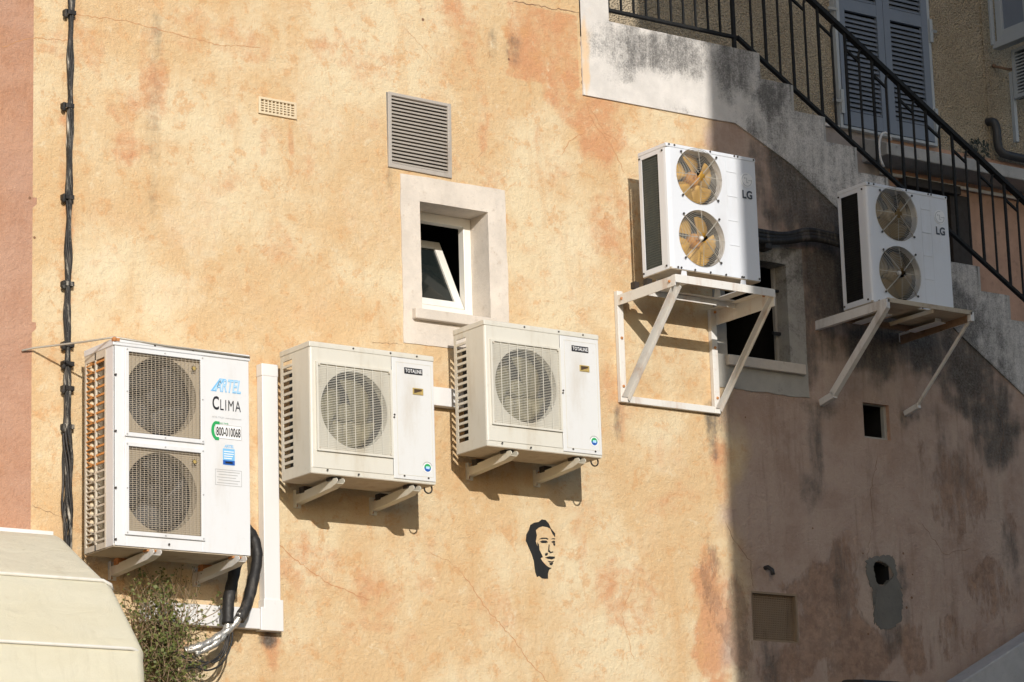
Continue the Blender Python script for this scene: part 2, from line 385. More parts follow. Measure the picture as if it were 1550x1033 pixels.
GRIME = ell([(775,80,14,26,.5),(745,70,8,40,.35),(640,700,5,40,.3),(232,300,12,60,.25),(300,115,10,20,.15),(590,262,5,40,.35),(683,285,4,40,.35),(612,560,5,40,.3),(103,175,5,20,.5),(102,312,5,20,.4),(100,445,5,20,.4),(1088,640,8,30,.5),(935,640,8,35,.5),(820,890,5,30,.25),(1300,180,10,10,.2),(232,170,14,150,.30),(232,60,12,60,.35),(1165,260,36,90,.55),(1205,290,60,90,1.05),(1240,330,60,70,1.15),(1290,360,50,70,1.1),(1255,430,46,100,1.05),(1225,460,22,110,.8),(1330,420,50,80,.9),
  (1180,375,50,30,.6),(1330,525,80,60,.95),(1400,520,80,55,1.0),(1250,520,30,40,.6),(1470,560,46,80,1.1),(1505,640,40,80,.95),(1440,700,40,60,.35),(1480,480,40,50,.7),
  (1235,690,16,70,.55),(1225,760,14,60,.45),(1235,520,25,60,.4),(1078,650,12,40,.65),(938,625,10,25,.4),(405,968,16,16,.9),(1060,500,10,30,.2),(1340,880,32,40,.65),(1350,965,20,35,.65),(1275,900,14,80,.55),
  (1370,630,14,18,.6),(1325,860,40,24,.4),(1530,840,20,60,.5),(1372,930,10,20,.4),(1165,1000,20,60,.5),(1330,585,60,30,.3),(1400,630,60,25,.35),(1240,620,30,16,.5),(1385,630,16,14,.6)])
EROD = ell([(1240,930,50,90,.85),(1275,860,30,70,.7),(1290,985,70,60,1.0),(1190,1010,50,40,.8),(1120,960,26,90,.8),(1380,980,40,60,.7),(1500,890,40,60,.6),(1440,960,50,40,.55),(1150,870,30,40,.3),(1080,900,20,90,.55),(1340,800,30,50,.25),(1530,800,14,60,.5)])
BLOB = ell([(1452,745,58,92,1.0),(1400,690,16,50,.8)])
RA = (at(765, 70).x, at(877, 70).x, at(820, 128).z, at(830, 13).z)
def stain(me, extra=None):
    a = me.color_attributes.new('stain', 'FLOAT_COLOR', 'POINT'); b = me.color_attributes.new('tone', 'FLOAT_COLOR', 'POINT')
    A = []; B = []
    for v in me.vertices:
        x, z = v.co.x, v.co.z
        if -3.8 < x < 4.9 and 3.4 < z < 9:
            o = field(x, z, ORANGE, .4, 1); p = field(x, z, PALE, .5, 2); g = field(x, z, GRIME, .45, 3); e = field(x, z, EROD, .5, 4)
            bl = field(x, z, BLOB, .14, 6)
            w_ = .03*frac(x, z, 7, 12, 4)
            if RA[0]+w_ < x < RA[1]+w_*.2 and RA[2]+w_*1.6 < z < RA[3]+w_*.2: o = max(o, .66)
        else: o = p = g = e = bl = 0
        if extra: o, g, p = extra(x, z, o, g, p)
        terra_mix = max(0, min(1, (x-1.55+.18*frac(x, z, 2.5, 9))/.45+.35))  # terracotta tone increases towards the right-hand end
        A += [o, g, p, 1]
        B += [terra_mix, 1.0 if x < -3.128+.004*N(x, z, 14, 5) else 0.0, max(e, bl*.62), 1]
    a.data.foreach_set('color', A); b.data.foreach_set('color', B)

X_STEP = [(-30, 9.9), (.812, 8.135), (2.03, 7.965)]
x = 2.285; z = 7.79
steps = [(2.03, 2.285, 7.965)]
while x < 9.0:
    steps.append((x, x+.262, z)); x += .262; z -= .169
def topz(xm):
    if xm < .812: return 11.0
    if xm < 2.03: return 8.137
    for a, b, q in steps:
        if a <= xm < b: return q
    return z
low_pts = [(.592, 7.622), (1.629, 7.626), (1.80, 7.63), (2.258, 7.42), (2.652, 7.165), (3.702, 6.42), (4.219, 6.09), (9.2, 2.9)]
def lowz(xv):
    for (a, za), (b, zb) in zip(low_pts, low_pts[1:]):
        if a <= xv <= b: return za+(zb-za)*(xv-a)/(b-a)
    return 7.622
def lines(a, b, step, keys):
    k = sorted(set([a, b]+[q for q in keys if a < q < b])); out = []
    for p, q in zip(k, k[1:]):
        n = max(1, math.ceil((q-p)/step-1e-6)); out += [p+(q-p)*i/n for i in range(n)]
    return out+[k[-1]]
WIN1 = (-.640, -.150, 6.118, 6.772); WIN2 = (1.645, 2.165, 6.095, 6.745); SQ = (2.760, 2.985, 5.672, 5.905); PH = (2.750, 2.900, 4.725, 4.868)
GR = (1.747, 2.115, 4.312, 4.617); VENT = (-1.728, -1.475, 7.138, 7.238); LV = (-.853, -.406, 6.945, 7.407)
HOLES = [WIN1, WIN2, SQ, PH, GR, VENT, LV]
def sheet(xl, zl, topf, botf, y, holes):
    V = {}; vs = []; fs = []
    def vid(x, z):
        k = (round(x, 4), round(z, 4))
        if k not in V: V[k] = len(vs); vs.append((x, y, z))
        return V[k]
    for x0, x1 in zip(xl, xl[1:]):
        xm = (x0+x1)/2; T = topf(xm); b0, b1 = botf(x0), botf(x1)
        zs = [q for q in zl if q < T-.004]+[T]
        for z0, z1 in zip(zs, zs[1:]):
            zm = (z0+z1)/2
            if z1 <= min(b0, b1): continue
            if any(h[0] < xm < h[1] and h[2] < zm < h[3] for h in holes): continue
            fs.append((vid(x0, max(z0, b0)), vid(x1, max(z0, b1)), vid(x1, max(z1, b1)), vid(x0, max(z1, b0))))
    return MB().add(vs, fs)
house = empty('apartment_building', (0, 0, 0), 'ochre plastered house wall with outside stair and shuttered rear storey', 'building')
xk = [h[i] for h in HOLES for i in (0, 1)]+[.812, 2.03]+[s[0] for s in steps]
zk = [h[i] for h in HOLES for i in (2, 3)]
xl = lines(-14, -3.6, .6, [])[:-1]+lines(-3.6, 4.8, .025, xk)+lines(4.8, 9.2, .15, [s[0] for s in steps])[1:]
zl = lines(0, 3.6, .3, [])[:-1]+lines(3.6, 8.6, .025, zk)+lines(8.6, 11.0, .3, [])[1:]
wm = sheet(xl, zl, lambda x: min(topz(x), 11.0) if x < .812 else min(topz(x), lowz(x)+.06), lambda x: 0.0, 0.0, HOLES)
# hairline cracks cut into the render as thin dark slivers
def crack(pts, w, mi=1):
    P = []; w *= .62
    for (a, b), (c, d) in zip(pts, pts[1:]):
        n = max(2, int(math.hypot(c-a, d-b)/5))
        for i in range(n):
            t = i/n; P.append((a+(c-a)*t+random.uniform(-1.6, 1.6), b+(d-b)*t+random.uniform(-1.6, 1.6)))
    P.append(pts[-1]); L = len(P)
    vs = []; fs = []
    for i, (px, py) in enumerate(P):
        q = at(px, py); ww = w*(.35+.65*abs(math.sin(i*1.7+px)))*(1 if 0 < i < L-1 else .2)
        a, b = P[max(0, i-1)], P[min(L-1, i+1)]
        dx, dz = b[0]-a[0], -(b[1]-a[1]); l = math.hypot(dx, dz) or 1
        nx, nz = -dz/l, dx/l
        vs += [(q.x-nx*ww/2, -.0012, q.z-nz*ww/2), (q.x+nx*ww/2, -.0012, q.z+nz*ww/2)]
        if i: fs.append((2*i-2, 2*i, 2*i+1, 2*i-1))
    wm.add(vs, fs, mi)
M['crack'] = simple('dark_crack', (.22, .12, .07), .95, (.25, .12, .06), .3, 20)
M['crackr'] = simple('rusty_crack', (.52, .27, .13), .95, (.4, .15, .06), .3, 20)
for pts, w, mi in [
    ([(110,22),(190,32),(260,50),(330,68),(395,72)], .007, 2), ([(0,72),(50,58),(105,62)], .007, 2), ([(48,765),(100,785)], .004, 1),
    ([(700,868),(735,920),(775,965),(800,1000),(830,1033)], .009, 2), ([(395,800),(450,850),(500,885),(560,908)], .010, 2), ([(700,868),(680,850),(650,835)], .004, 2),
    ([(1098,790),(1112,820),(1135,850),(1140,890)], .006, 1), ([(1330,690),(1318,740),(1322,790)], .006, 1), ([(1318,800),(1312,850)], .005, 1),
    ([(885,150),(900,190),(925,220),(945,262)], .009, 2), ([(890,160),(915,200),(935,215)], .007, 2), ([(885,200),(862,215),(850,235)], .008, 2), ([(940,150),(975,158),(1010,172)], .005, 2),
    ([(1392,790),(1430,840),(1470,830)], .005, 1), ([(960,880),(940,930),(960,1000)], .006, 2), ([(610,40),(655,90)], .004, 2), ([(1500,600),(1520,650),(1510,720)], .005, 1),
    ([(770,0),(775,20),(772,60),(780,120)], .004, 2), ([(775,2),(830,12),(877,19)], .010, 1), ([(877,0),(880,80),(882,146)], .009, 1), ([(180,820),(192,900)], .003, 1), ([(365,640),(360,690),(366,760)], .003, 2),
    ([(560,518),(610,522)], .004, 1)]:
    crack(pts, w, mi)
for px, py in [(1306,838),(1367,838),(1314,960),(1381,870),(1380,905),(1230,800),(1372,920),(640,30),(770,90),(1128,632),(45,300),(52,360)]:
    p = at(px, py); wm.disc(p.x, p.z, random.uniform(.006, .011), -.0016, 7, 1)
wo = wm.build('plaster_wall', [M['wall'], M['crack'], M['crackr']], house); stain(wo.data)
# outside stair: rendered stringer in front, solid steps behind
SG = ell([(955,75,60,45,.65),(1000,85,60,40,.9),(1045,95,45,40,.65),(1105,105,40,40,.9),(1095,120,20,60,.7),(1025,165,35,10,.35),(1165,150,26,60,1.0),(1160,230,30,70,.6),(1215,190,22,40,.6),(1210,250,30,40,.55),
  (1190,180,14,60,.55),(1262,205,16,40,.5),(1170,200,34,60,.6),(1290,275,30,60,.5),(1455,470,40,70,.95),(1470,560,50,60,.85),(1500,520,30,50,.7),(1500,590,40,30,.8),(1250,300,60,40,.6),(1310,340,60,40,.7),(1400,430,70,50,.7),(1150,290,30,40,.4),(1230,310,30,30,.9),(1200,280,20,24,.8)])
SO = ell([(884,90,8,80,.8),(890,40,10,50,.4),(1000,150,120,10,.25)])
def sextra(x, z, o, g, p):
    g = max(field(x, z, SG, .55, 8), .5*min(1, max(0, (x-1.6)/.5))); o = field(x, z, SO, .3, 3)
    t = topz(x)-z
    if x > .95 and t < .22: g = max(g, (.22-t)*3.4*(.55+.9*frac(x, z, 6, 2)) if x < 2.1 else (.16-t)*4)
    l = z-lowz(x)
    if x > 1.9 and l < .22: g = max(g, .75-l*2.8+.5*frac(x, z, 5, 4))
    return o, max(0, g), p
sx = lines(.592, 4.8, .025, [.812, 2.03]+[s[0] for s in steps])+lines(4.8, 9.2, .15, [s[0] for s in steps])[1:]
sm = sheet(sx, lines(2.8, 5.8, .1, [])[:-1]+lines(5.8, 8.6, .025, [])+[9.3, 10.0, 11.0], lambda x: topz(x), lowz, -.012, [])
# exposed thickness of the render coat: bottom edge, left edge, stepped top
be = []
for (a, za), (b, zb) in zip(low_pts, low_pts[1:]): sm.add([(a,-.012,za),(b,-.012,zb),(b,.01,zb),(a,.01,za)], [(0,3,2,1)])
sm.add([(.592,-.012,7.622),(.592,-.012,11),(.592,.01,11),(.592,.01,7.622)], [(0,3,2,1)])
so = sm.build('stair_stringer', M['stringer'], house); stain(so.data, sextra)
st = MB(); st.box(.592, .812, -.011, 1.45, 8.0, 11.0); st.box(.813, 2.03, -.010, 1.45, 7.75, 8.136)
for a, b, q in steps: st.box(a+.0005, b+.02, -.010, 1.45, q-.30, q-.001)
st.build('stair_step', M['ledge'], house)
# rear storey
rw = MB()
SH = (4.00, 4.92, 8.345, 10.3)
for x0, x1, z0, z1 in ((.813, SH[0], 8.325, 11.0), (SH[0], SH[1], 8.20, SH[2]), (SH[1], 5.53, 8.325, 11.0), (SH[0], SH[1], SH[3], 11.0)):
    rw.add([(x0,1.45,z0),(x1,1.45,z0),(x1,1.45,z1),(x0,1.45,z1)], [(0,1,2,3)])
rw.add([(5.53,1.45,8.325),(9.2,1.36,8.325),(9.2,1.36,11),(5.53,1.45,11)], [(0,1,2,3)])
rw.box(5.515, 5.545, 1.435, 1.47, 8.325, 11.0)
rw.build('rear_wall', M['rough'], house)
lw = MB()
lw.add([(4.45,1.449,3.0),(9.2,1.449,3.0),(9.2,1.449,8.33),(4.45,1.449,8.33)], [(0,1,2,3)])
lw.build('lower_rear_wall', M['lowerwall'], house)
gw = MB(); gw.box(3.40, 4.46, 1.437, 1.47, 6.0, 8.322); gw.box(3.38, 4.47, 1.415, 1.46, 8.3225, 8.342, 1)
gw.build('rendered_plinth', [M['greyrender'], M['stringer']], house)
lw2 = MB(); lw2.add([(.813,1.4495,7.0),(3.40,1.4495,7.0),(3.40,1.4495,8.33),(.813,1.4495,8.33)], [(0,1,2,3)]); lw2.build('rear_wall_base', M['rough'], house)
sl = MB(); sl.prism_x([(1.17,8.095),(1.17,8.185),(1.46,8.30),(1.46,8.10)], 4.205, 9.2); 
sl.build('balcony_slab', M['ledge'], house, bevel=.008)
cb = MB(); cb.tube([(4.36,1.42,8.045),(6.0,1.42,8.045),(9,1.42,8.045)], .014, 8); cb.build('conduit', M['frameg'], house)
db = MB(); db.box(4.56, 5.10, 1.36, 1.46, 7.965, 8.03); db.box(5.02, 5.21, 1.40, 1.46, 7.0, 7.975); db.box(4.5, 5.02, 1.43, 1.46, 7.0, 7.965)
db.build('dark_door_frame', M['cabinet'], house, bevel=.004)
# shuttered rear window: two leaves, each frame + louvres
sw = MB()
for x0, x1, z0, z1 in ((3.985, 4.012, 8.345, 10.3), (4.908, 4.935, 8.345, 10.3)): sw.box(x0, x1, 1.40, 1.47, z0, z1)
sw.box(3.985, 4.935, 1.40, 1.47, 8.325, 8.347)
sw = sw.build('shuttered_window', M['shutterl'], house, bevel=.003); sw['label'] = 'tall window closed by a pair of grey blue louvred shutters'
for k in (0, 1):
    x0 = 4.016+k*.446; x1 = x0+.441; lf = MB()
    for a, b in ((x0, x0+.062), (x1-.062, x1)): lf.box(a, b, 1.395, 1.425, 8.352, 10.28)
    for a, b in ((8.352, 8.46), (9.235, 9.325), (10.2, 10.28)): lf.box(x0+.062, x1-.062, 1.397, 1.423, a, b)
    zz = 8.475
    while zz < 10.18:
        if not 9.20 < zz < 9.33:
            lf.add([(x0+.06,1.400,zz-.006),(x1-.06,1.400,zz-.006),(x1-.06,1.424,zz+.026),(x0+.06,1.424,zz+.026),
                    (x0+.06,1.404,zz-.010),(x1-.06,1.404,zz-.010),(x1-.06,1.428,zz+.022),(x0+.06,1.428,zz+.022)],
                   [(0,1,2,3),(7,6,5,4),(0,4,5,1),(1,5,6,2),(2,6,7,3),(3,7,4,0)])
        zz += .036
    lf.box(x0+.02, x1-.02, 1.445, 1.452, 8.37, 10.27, 1)
    lf.build('shutter_leaf', [M['shutter'], M['room']], sw)
for xh in (4.003, 4.928):
    for zh in (8.52, 9.22, 9.95):
        hg = MB(); hg.box(xh-.014, xh+.014, 1.382, 1.398, zh-.09, zh+.09); hg.bar((xh, 1.385, zh), (xh+(.07 if xh > 4.5 else -.07), 1.41, zh+.01), .02, .02); hg.build('hinge', M['shutterl'], sw)
# partly seen shutters at the right edge
s2 = MB()
s2.box(5.55, 5.59, 1.27, 1.33, 9.222, 10.4); s2.box(5.55, 5.59, .72, 1.27, 9.222, 9.30); s2.box(5.55, 5.59, .98, 1.04, 9.30, 10.4); s2.box(5.572, 5.580, .72, 1.27, 9.29, 10.4, 1); s2.box(5.53, 5.61, .70, 1.36, 9.17, 9.2215); s2.box(5.52, 5.55, 1.345, 1.37, 9.20, 10.4)
s2 = s2.build('open_shutter', [M['shutterl'], M['shutter']], house, bevel=.003)
s3 = MB()
s3.box(5.66, 5.70, 1.265, 1.30, 8.78, 9.165); s3.box(5.66, 5.70, 1.03, 1.05, 8.81, 9.14); s3.box(5.66, 5.70, .7, 1.265, 9.14, 9.165); s3.box(5.66, 5.70, .7, 1.265, 8.78, 8.81)
zz = 8.825
while zz < 9.135: s3.box(5.665, 5.69, .7, 1.265, zz-.005, zz+.006); zz += .026
s3.box(5.71, 5.715, .7, 1.30, 8.78, 9.16, 1); s3.box(5.66, 5.69, 1.31, 1.34, 8.45, 9.0)
s3.build('louvred_panel', [M['shutterl'], M['room']], house)
hk = MB(); hk.tube([(5.60,1.44,9.07),(5.63,1.38,9.045),(5.66,1.35,9.03),(5.70,1.33,9.03)], .011, 6); hk.sphere((5.60,1.43,9.07), .018); hk.build('shutter_catch', M['brownrust'], house, smooth=True)

# ------------------------------------------------------------------ windows of the main wall
def ring_prism(mb, o, i, y0, y1, mi=0):
    (a, b, c, d), (e, f, g, h) = o, i
    O = [(a, c), (b, c), (b, d), (a, d)]; I = [(e, g), (f, g), (f, h), (e, h)]
    vs = [(x, y0, z) for x, z in O+I]+[(x, y1, z) for x, z in O+I]; fs = []
    for k in range(4):
        j = (k+1) % 4
        fs += [(k, j, 4+j, 4+k), (8+k, 12+k, 12+j, 8+j), (k, 8+k, 8+j, j), (4+k, 4+j, 12+j, 12+k)]
    mb.add(vs, fs, mi); return mb
def rough_ring(mb, outer, hole, y0, y1, wob, n=22, mi=0):
    """plaster band with a slightly uneven outer outline round a rectangular hole"""
    a, b, c, d = outer; e, f, g, h = hole; P = []; Q = []
    def edge(p, q, p2, q2):
        for i in range(n):
            t = i/n
            P.append((p[0]+(q[0]-p[0])*t, p[1]+(q[1]-p[1])*t)); Q.append((p2[0]+(q2[0]-p2[0])*t, p2[1]+(q2[1]-p2[1])*t))
    edge((a,c),(b,c),(e,g),(f,g)); edge((b,c),(b,d),(f,g),(f,h)); edge((b,d),(a,d),(f,h),(e,h)); edge((a,d),(a,c),(e,h),(e,g))
    P = [(x+wob*frac(x, z, 9, 1, 3), z+wob*frac(x, z, 9, 2, 3)) for x, z in P]; Q = [(x+wob*.35*N(x, z, 17, 3), z+wob*.35*N(x, z, 17, 4)) for x, z in Q]
    k = len(P); vs = [(x, y0, z) for x, z in P+Q]+[(x, .004, z) for x, z in P]+[(x, y1, z) for x, z in Q]
    fs = []
    for i in range(k):
        j = (i+1) % k; fs += [(i, j, k+j, k+i), (j, i, 2*k+i, 2*k+j), (k+i, k+j, 3*k+j, 3*k+i)]
    return mb.add(vs, fs, mi)
w1 = MB()
for a, b, c, d in ((WIN1[0]-.05, WIN1[1]+.15, WIN1[2]-.1, WIN1[3]+.1),):
    w1.add([(a,.95,c),(b,.95,c),(b,.95,d),(a,.95,d),(a,.235,c),(b,.235,c),(b,.235,d),(a,.235,d)], [(0,1,2,3),(0,4,5,1),(1,5,6,2),(2,6,7,3),(3,7,4,0)])
w1 = w1.build('window', M['room'], house); w1['label'] = 'small deep set window with a white sash tilted inward, above the upper cream unit'
rough_ring(MB(), (-.772,-.02,5.905,6.922), (WIN1[0]+.002, WIN1[1]-.002, WIN1[2]+.002, WIN1[3]-.002), -.006, .24, .005).build('window_surround', M['trim'], w1)
fr = MB(); ring_prism(fr, (-.62,-.152,6.12,6.77), (-.575,-.205,6.205,6.715), .178, .235); fr.build('window_frame', M['pvc'], w1, bevel=.004)
sb = MB(); sb.box(-.66,-.137,.1001,.18,6.05,6.119); sb.prism_x([(-.045,6.05),(-.045,6.112),(.1,6.119),(.1,6.05)], -.71, -.136)
sb.build('window_sill', M['trim'], w1, bevel=.006)
sa = MB(); ring_prism(sa, (-.60,-.21,0,.53), (-.55,-.262,.052,.478), 0, .04)
sash = sa.build('tilted_sash', M['pvc'], w1, bevel=.003); sash.location = (0, .182, 6.209); sash.rotation_euler.x = R(-27.5)
gp = MB(); gp.box(-.552,-.26,.014,.022,.05,.48); gp = gp.build('pane', M['glass'], w1); gp.location = sash.location; gp.rotation_euler = sash.rotation_euler

w2 = MB(); a, b, c, d = WIN2[0]-.1, WIN2[1]+.1, WIN2[2]-.1, WIN2[3]+.1
w2.add([(a,.9,c),(b,.9,c),(b,.9,d),(a,.9,d),(a,.125,c),(b,.125,c),(b,.125,d),(a,.125,d)], [(0,1,2,3),(0,4,5,1),(1,5,6,2),(2,6,7,3),(3,7,4,0)])
w2 = w2.build('window', M['room'], house); w2['label'] = 'dark unglazed window behind the white steel bracket frame'
sr = rough_ring(MB(), (1.555,2.305,5.884,6.86), (WIN2[0]+.002, WIN2[1]-.002, WIN2[2]+.002, WIN2[3]-.002), -.007, .13, .008, 24)
sr = sr.build('window_surround', M['trim_grey'], w2)
G2 = ell([(1205,470,14,90,.9),(1200,400,20,40,1.0),(1210,530,10,30,.5),(1150,395,60,14,.9),(1180,588,20,12,.5),(1216,430,8,60,.4)])
def wextra(x, z, o, g, p): return 0, field(x, z, G2, .5, 5), 0
stain(sr.data, wextra)
sl2 = MB(); sl2.box(1.63, 2.262, -.04, .124, 6.025, 6.092); sl2.build('window_sill', M['trim'], w2, bevel=.006)
fr = MB(); fr.box(2.145, 2.163, .10, .124, 6.093, 6.745); fr.box(1.647, 2.145, .10, .124, 6.093, 6.108); fr.build('window_frame', M['trim_grey'], w2)
for zz in (6.585, 6.305): MB().tube([(2.163,.08,zz),(2.10,.08,zz)], .011, 8).build('iron_pin', M['darkmetal'], w2)
# square opening in the lower right wall
sq = MB(); a, b, c, d = SQ
sq.add([(a,.5,c),(b,.5,c),(b,.5,d),(a,.5,d),(a,.058,c),(b,.058,c),(b,.058,d),(a,.058,d)], [(0,1,2,3),(0,4,5,1),(1,5,6,2),(2,6,7,3),(3,7,4,0)])
sq = sq.build('wall_opening', M['room'], house)
ring_prism(MB(), SQ, (a+.006, b-.022, c+.018, d-.004), .03, .06).build('opening_frame', M['trim_grey'], sq)
MB().add([(a,0,c),(b,0,c),(b,0,d),(a,0,d),(a,.06,c),(b,.06,c),(b,.06,d),(a,.06,d)], [(0,4,5,1),(1,5,6,2),(2,6,7,3),(3,7,4,0)]).build('reveal', M['lowerwall'], sq)
# broken pipe hole with cement below
ph = MB(); a, b, c, d = PH
ph.add([(a,.4,c),(b,.4,c),(b,.4,d),(a,.4,d),(a,0,c),(b,0,c),(b,0,d),(a,0,d)], [(0,1,2,3),(0,4,5,1),(1,5,6,2),(2,6,7,3),(3,7,4,0)])
ph = ph.build('pipe_hole', M['room'], house)
def patch_outline():
    pts = [(1310,862),(1311,849),(1320,843),(1336,841),(1352,843),(1358,866),(1356,884),(1364,890),(1366,915),(1364,940),(1352,950),(1335,953),(1325,945),(1322,930),(1323,910),(1319,890)]
    out = []
    for (p, q), (r_, s_) in zip(pts, pts[1:]+pts[:1]):
        for i in range(8):
            t = i/8; out.append(ax(p+(r_-p)*t+random.uniform(-1.7, 1.7), q+(s_-q)*t+random.uniform(-1.7, 1.7)))
    return out
po = patch_outline(); hc = at(1335, 868); k = len(po)
hi = []
for i in range(k):
    an = 2*math.pi*i/k; rr = (.078+.010*math.sin(3*an+1)+random.uniform(-.004, .004)); hi.append((hc.x+rr*1.05*math.cos(an), hc.z+rr*math.sin(an)))
# align inner ring to the outer ring by angle
oc = sorted(po, key=lambda p: math.atan2(p[1]-hc.z, p[0]-hc.x)); ic = sorted(hi, key=lambda p: math.atan2(p[1]-hc.z, p[0]-hc.x))
pm = MB(); pm.add([(x,-.004,z) for x, z in oc]+[(x,-.010,z) for x, z in ic]+[(x,.03,z) for x, z in ic]+[(x,.002,z) for x, z in oc],
  sum([[(i,(i+1) % k,k+(i+1) % k,k+i),(k+i,k+(i+1) % k,2*k+(i+1) % k,2*k+i),((i+1) % k,i,3*k+i,3*k+(i+1) % k)] for i in range(k)], []))
pm.build('cement_patch', M['patch'], ph)

# ------------------------------------------------------------------ vents
v = empty('air_vent', (-1.6, 0, 7.138), 'small cream plastic air vent high on the wall, left of the grey louvre', 'vent')
a, b, c, d = [q-o for q, o in zip(VENT, (-1.6, -1.6, 7.138, 7.138))]
mb = ring_prism(MB(), (a, b, c, d), (a+.016, b-.016, c+.014, d-.014), -.012, .03); mb.build('vent_frame', M['ventc'], v, bevel=.002)
mb = MB()
for i in range(1, 5): zz = c+.014+(d-c-.028)*i/5; mb.box(a+.016, b-.016, -.006, .02, zz-.0035, zz+.0035)
for i in range(1, 9): xx = a+.016+(b-a-.032)*i/9; mb.box(xx-.004, xx+.004, -.008, .018, c+.014, d-.014)
mb.build('vent_grid', M['ventc'], v); MB().box(a, b, .05, .06, c, d).build('vent_back', M['brown'], v)
v = empty('louvre_vent', (-.63, 0, 6.945), 'large grey metal louvre vent above the tilted window', 'vent')
a, b, c, d = LV[0]+.63, LV[1]+.63, 0, LV[3]-LV[2]
ring_prism(MB(), (a, b, c, d), (a+.024, b-.026, c+.026, d-.02), -.012, .05).build('vent_frame', M['louver'], v, bevel=.003)
mb = MB(); n = 19
for i in range(n):
    zz = c+.026+(d-.046)*(i+.12)/n; h = (d-.046)/n*.74
    mb.add([(a+.022,-.010,zz),(b-.024,-.010,zz),(b-.024,.012,zz+h+.006),(a+.022,.012,zz+h+.006),(a+.022,-.008,zz-.002),(b-.024,-.008,zz-.002),(b-.024,.014,zz+h+.003),(a+.022,.014,zz+h+.003)],
           [(0,1,2,3),(7,6,5,4),(0,4,5,1),(1,5,6,2),(2,6,7,3),(3,7,4,0)])
mb.build('louvre_blades', M['louver'], v); MB().box(a, b, .06, .07, c, d).build('vent_back', M['room'], v); v.rotation_euler.y = R(.9)
v = empty('mesh_vent', (1.93, 0, 4.312), 'brown mesh vent in the shaded lower wall', 'vent')
a, b, c, d = GR[0]-1.93, GR[1]-1.93, 0, GR[3]-GR[2]
ring_prism(MB(), (a, b, c, d), (a+.007, b-.012, c+.006, d-.012), -.002, .10).build('vent_frame', M['brownmesh'], v)
mb = MB(); n = 26
for i in range(1, n): xx = a+(b-a)*i/n; mb.box(xx-.0028, xx+.0028, .028, .033, c, d)
for i in range(1, 22): zz = c+(d-c)*i/22; mb.box(a, b, .025, .030, zz-.0028, zz+.0028)
mb.build('vent_mesh', M['brownmesh'], v); MB().box(a, b, .05, .06, c, d).build('vent_back', M['brownmesh'], v)
p = at(1158, 860); mb = MB(); mb.tube([(p.x, .03, p.z), (p.x, -.03, p.z), (p.x+.01, -.055, p.z-.02), (p.x+.012, -.058, p.z-.05)], .014, 8)
tag(mb.build('pipe_stub', M['darkmetal'], smooth=True), 'short black pipe stub above the brown mesh vent', 'pipe')

# ------------------------------------------------------------------ fans and unit details (local frames: front face at y = 0, depth +y)
def fan(cx, cz, y, r, blades, mats, parent, hub=.26, sweep=.75, pitch=.05, rot=0.0, wide=1.0):
    mb = MB()
    for k in range(blades):
        a0 = rot+2*math.pi*k/blades; nr, na = 7, 6; vs = []
        for i in range(nr):
            t = i/(nr-1); rr = r*(hub+(1-hub)*t)
            w = (2*math.pi/blades)*.44*(0.75+.5*math.sin(math.pi*min(1, t*1.05)*.62))*wide
            for j in range(na):
                u = j/(na-1)-.5; a = a0+u*2*w*(1-.12*t)+sweep*(t-.3)*.5
                rr2 = rr*(1-.10*t*(u*2)**2)
                vs.append((cx+rr2*math.cos(a), y-u*pitch*2*(.6+.4*t)-.006*math.sin(math.pi*(u+.5)), cz+rr2*math.sin(a)))
        n0 = len(vs); vs2 = vs+[(q[0], q[1]+.003, q[2]) for q in vs]; fs = []
        for i in range(nr-1):
            for j in range(na-1):
                q = (i*na+j, i*na+j+1, (i+1)*na+j+1, (i+1)*na+j); fs += [q, tuple(n0+e for e in q[::-1])]
        bd = [j for j in range(na)]+[i*na+na-1 for i in range(1, nr)]+[(nr-1)*na+j for j in range(na-2, -1, -1)]+[i*na for i in range(nr-2, 0, -1)]
        for i in range(len(bd)): p, q = bd[i], bd[(i+1) % len(bd)]; fs.append((q, p, n0+p, n0+q))
        mb.add(vs2, fs, 0)
    f = mb.build('fan', mats[0], parent, smooth=True)
    hb = MB(); n = 24; pr = [(r*hub*1.0, .03), (r*hub, -.012), (r*hub*.82, -.026), (r*hub*.45, -.03), (r*hub*.40, -.024), (r*hub*.12, -.024), (r*hub*.12, -.034), (0.0005, -.034)]
    vs = []; fs = []
    for q, dy in pr:
        for j in range(n): t = 2*math.pi*j/n; vs.append((cx+q*math.cos(t), y+dy, cz+q*math.sin(t)))
    for i in range(len(pr)-1):
        for j in range(n): fs.append((i*n+j, i*n+(j+1) % n, (i+1)*n+(j+1) % n, (i+1)*n+j))
    hb.add(vs, fs); hb.build('fan_hub', mats[1], f)
    return f
SCREW = {}
def screws(pts, r, parent, y=-.0035, mat='screw', face='front'):
    k = (round(r, 4), mat)
    for x, z in pts:
        if k not in SCREW:
            o = MB().disc(0, 0, r, 0, 8, 0, .004).build('screw', M[mat]); SCREW[k] = o.data
        else:
            o = bpy.data.objects.new('screw', SCREW[k]); COL.objects.link(o)
        o.parent = parent; o.location = (x, y, z)
def shell(mb, W, H, D, left_open=True, mi=0, back=True, t=.004):
    """top, right side, back (facing out) of a sheet-metal box"""
    mb.box(W-t, W, .002, D, .006, H-.03, mi)
    if back: mb.box(.12, W-.002, D-t, D, .008, H-.03, mi)

